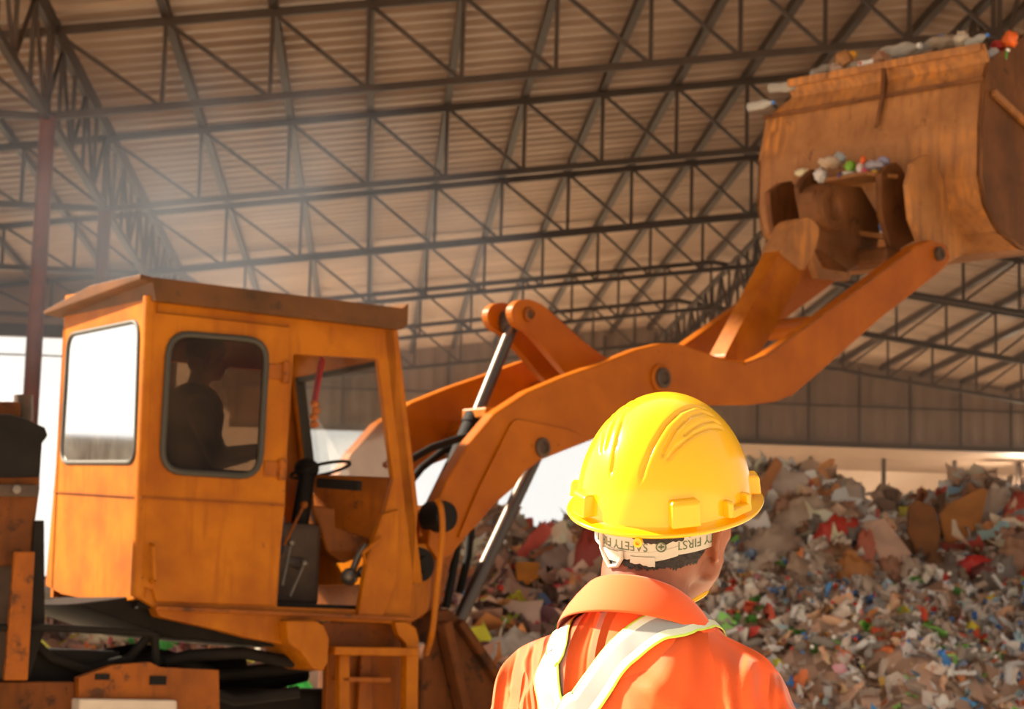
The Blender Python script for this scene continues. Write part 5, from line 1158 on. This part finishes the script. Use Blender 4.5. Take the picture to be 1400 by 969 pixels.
# ------------------------------------------------------------------ camera, daylight, air
cam = bpy.data.cameras.new('camera'); co = bpy.data.objects.new('camera', cam); COL.objects.link(co)
co.matrix_world = Matrix((( _R2.x, _U2.x, -_F.x, CAMP.x), (_R2.y, _U2.y, -_F.y, CAMP.y), (_R2.z, _U2.z, -_F.z, CAMP.z), (0, 0, 0, 1)))
cam.sensor_width = 36; cam.lens = 36 * FPX / IW; cam.dof.use_dof = True; cam.dof.focus_distance = 2.62; cam.dof.aperture_fstop = 14; cam.clip_end = 500
SC.camera = co
w = bpy.data.worlds.new('sky'); SC.world = w; w.use_nodes = True; nt = w.node_tree; bg = nt.nodes['Background']
tc = N(nt, 'ShaderNodeTexCoord'); dt = N(nt, 'ShaderNodeVectorMath', operation='DOT_PRODUCT'); dt.inputs[1].default_value = Vector((-.65, .76, .08)).normalized()
nt.links.new(tc.outputs['Generated'], dt.inputs[0])
c = ramp(nt, dt.outputs['Value'], [(.0, (.74, .70, .63)), (.12, (.8, .76, .69)), (.5, (1.7, 1.66, 1.58))])
nt.links.new(c, bg.inputs[0]); bg.inputs[1].default_value = 1.0
sd = bpy.data.lights.new('sun', 'SUN'); so = bpy.data.objects.new('sun', sd); COL.objects.link(so)
sd.energy = 20; sd.angle = math.radians(2); sd.color = (1, .86, .66)
so.rotation_euler = Vector((-.95, .22, .74)).to_track_quat('Z', 'Y').to_euler()
# dusty air under the roof, and the grey blue exhaust drifting up from behind the cab
def air(name, loc, size, rot=(0, 0, 0)):
    mb = MB(); mb.box((0, 0, 0), size); m = bpy.data.materials.new(name); m.use_nodes = True; nt = m.node_tree; nt.nodes.clear()
    out = N(nt, 'ShaderNodeOutputMaterial'); v = N(nt, 'ShaderNodeVolumePrincipled'); nt.links.new(v.outputs[0], out.inputs['Volume'])
    return mb.build(name, m, loc=loc, rot=rot), nt, v
hz, hnt, hv_ = air('dust_haze', bw(3, 37, 4.6), (24, 36, 9.0), BROT)
hv_.inputs['Color'].default_value = (.86, .74, .64, 1); hv_.inputs['Density'].default_value = .012; hv_.inputs['Anisotropy'].default_value = .2
tag(hz, 'thin brown dust haze hanging in the hall', 'haze', kind='stuff')
sm, snt, sv = air('exhaust_smoke', (-1.7, 14.6, 4.7), (6.4, 3.2, 4.2))
stc = N(snt, 'ShaderNodeTexCoord'); smp = N(snt, 'ShaderNodeMapping'); smp.inputs['Rotation'].default_value = (0, math.radians(22), 0); smp.inputs['Location'].default_value = (.32, 0, .25); smp.inputs['Scale'].default_value = (.36, .7, .62)
snt.links.new(stc.outputs['Object'], smp.inputs[0])
sg = N(snt, 'ShaderNodeTexGradient', gradient_type='SPHERICAL'); snt.links.new(smp.outputs[0], sg.inputs[0])
sn = N(snt, 'ShaderNodeTexNoise', Scale=.9, Detail=5., Distortion=.6); snt.links.new(stc.outputs['Object'], sn.inputs['Vector'])
sr = N(snt, 'ShaderNodeMapRange'); sr.inputs[1].default_value = .38; sr.inputs[2].default_value = .72; sr.inputs[3].default_value = .1; sr.inputs[4].default_value = 1.; snt.links.new(sn.outputs['Fac'], sr.inputs[0])
sm1 = N(snt, 'ShaderNodeMath', operation='MULTIPLY'); snt.links.new(sg.outputs['Fac'], sm1.inputs[0]); snt.links.new(sr.outputs[0], sm1.inputs[1])
sm2 = N(snt, 'ShaderNodeMath', operation='MULTIPLY'); sm2.inputs[1].default_value = .5; snt.links.new(sm1.outputs[0], sm2.inputs[0]); snt.links.new(sm2.outputs[0], sv.inputs['Density'])
sv.inputs['Color'].default_value = (.55, .59, .68, 1)
tag(sm, 'grey blue exhaust smoke drifting up behind the cab roof', 'smoke', kind='stuff')
SC.view_settings.view_transform = 'Standard'; SC.view_settings.look = 'None'; SC.view_settings.gamma = 1; SC.view_settings.use_curve_mapping = False
SC.view_settings.exposure = -0.2
SC.cycles.use_denoising = True; SC.cycles.max_bounces = 8; SC.cycles.transparent_max_bounces = 12; SC.cycles.sample_clamp_indirect = 6
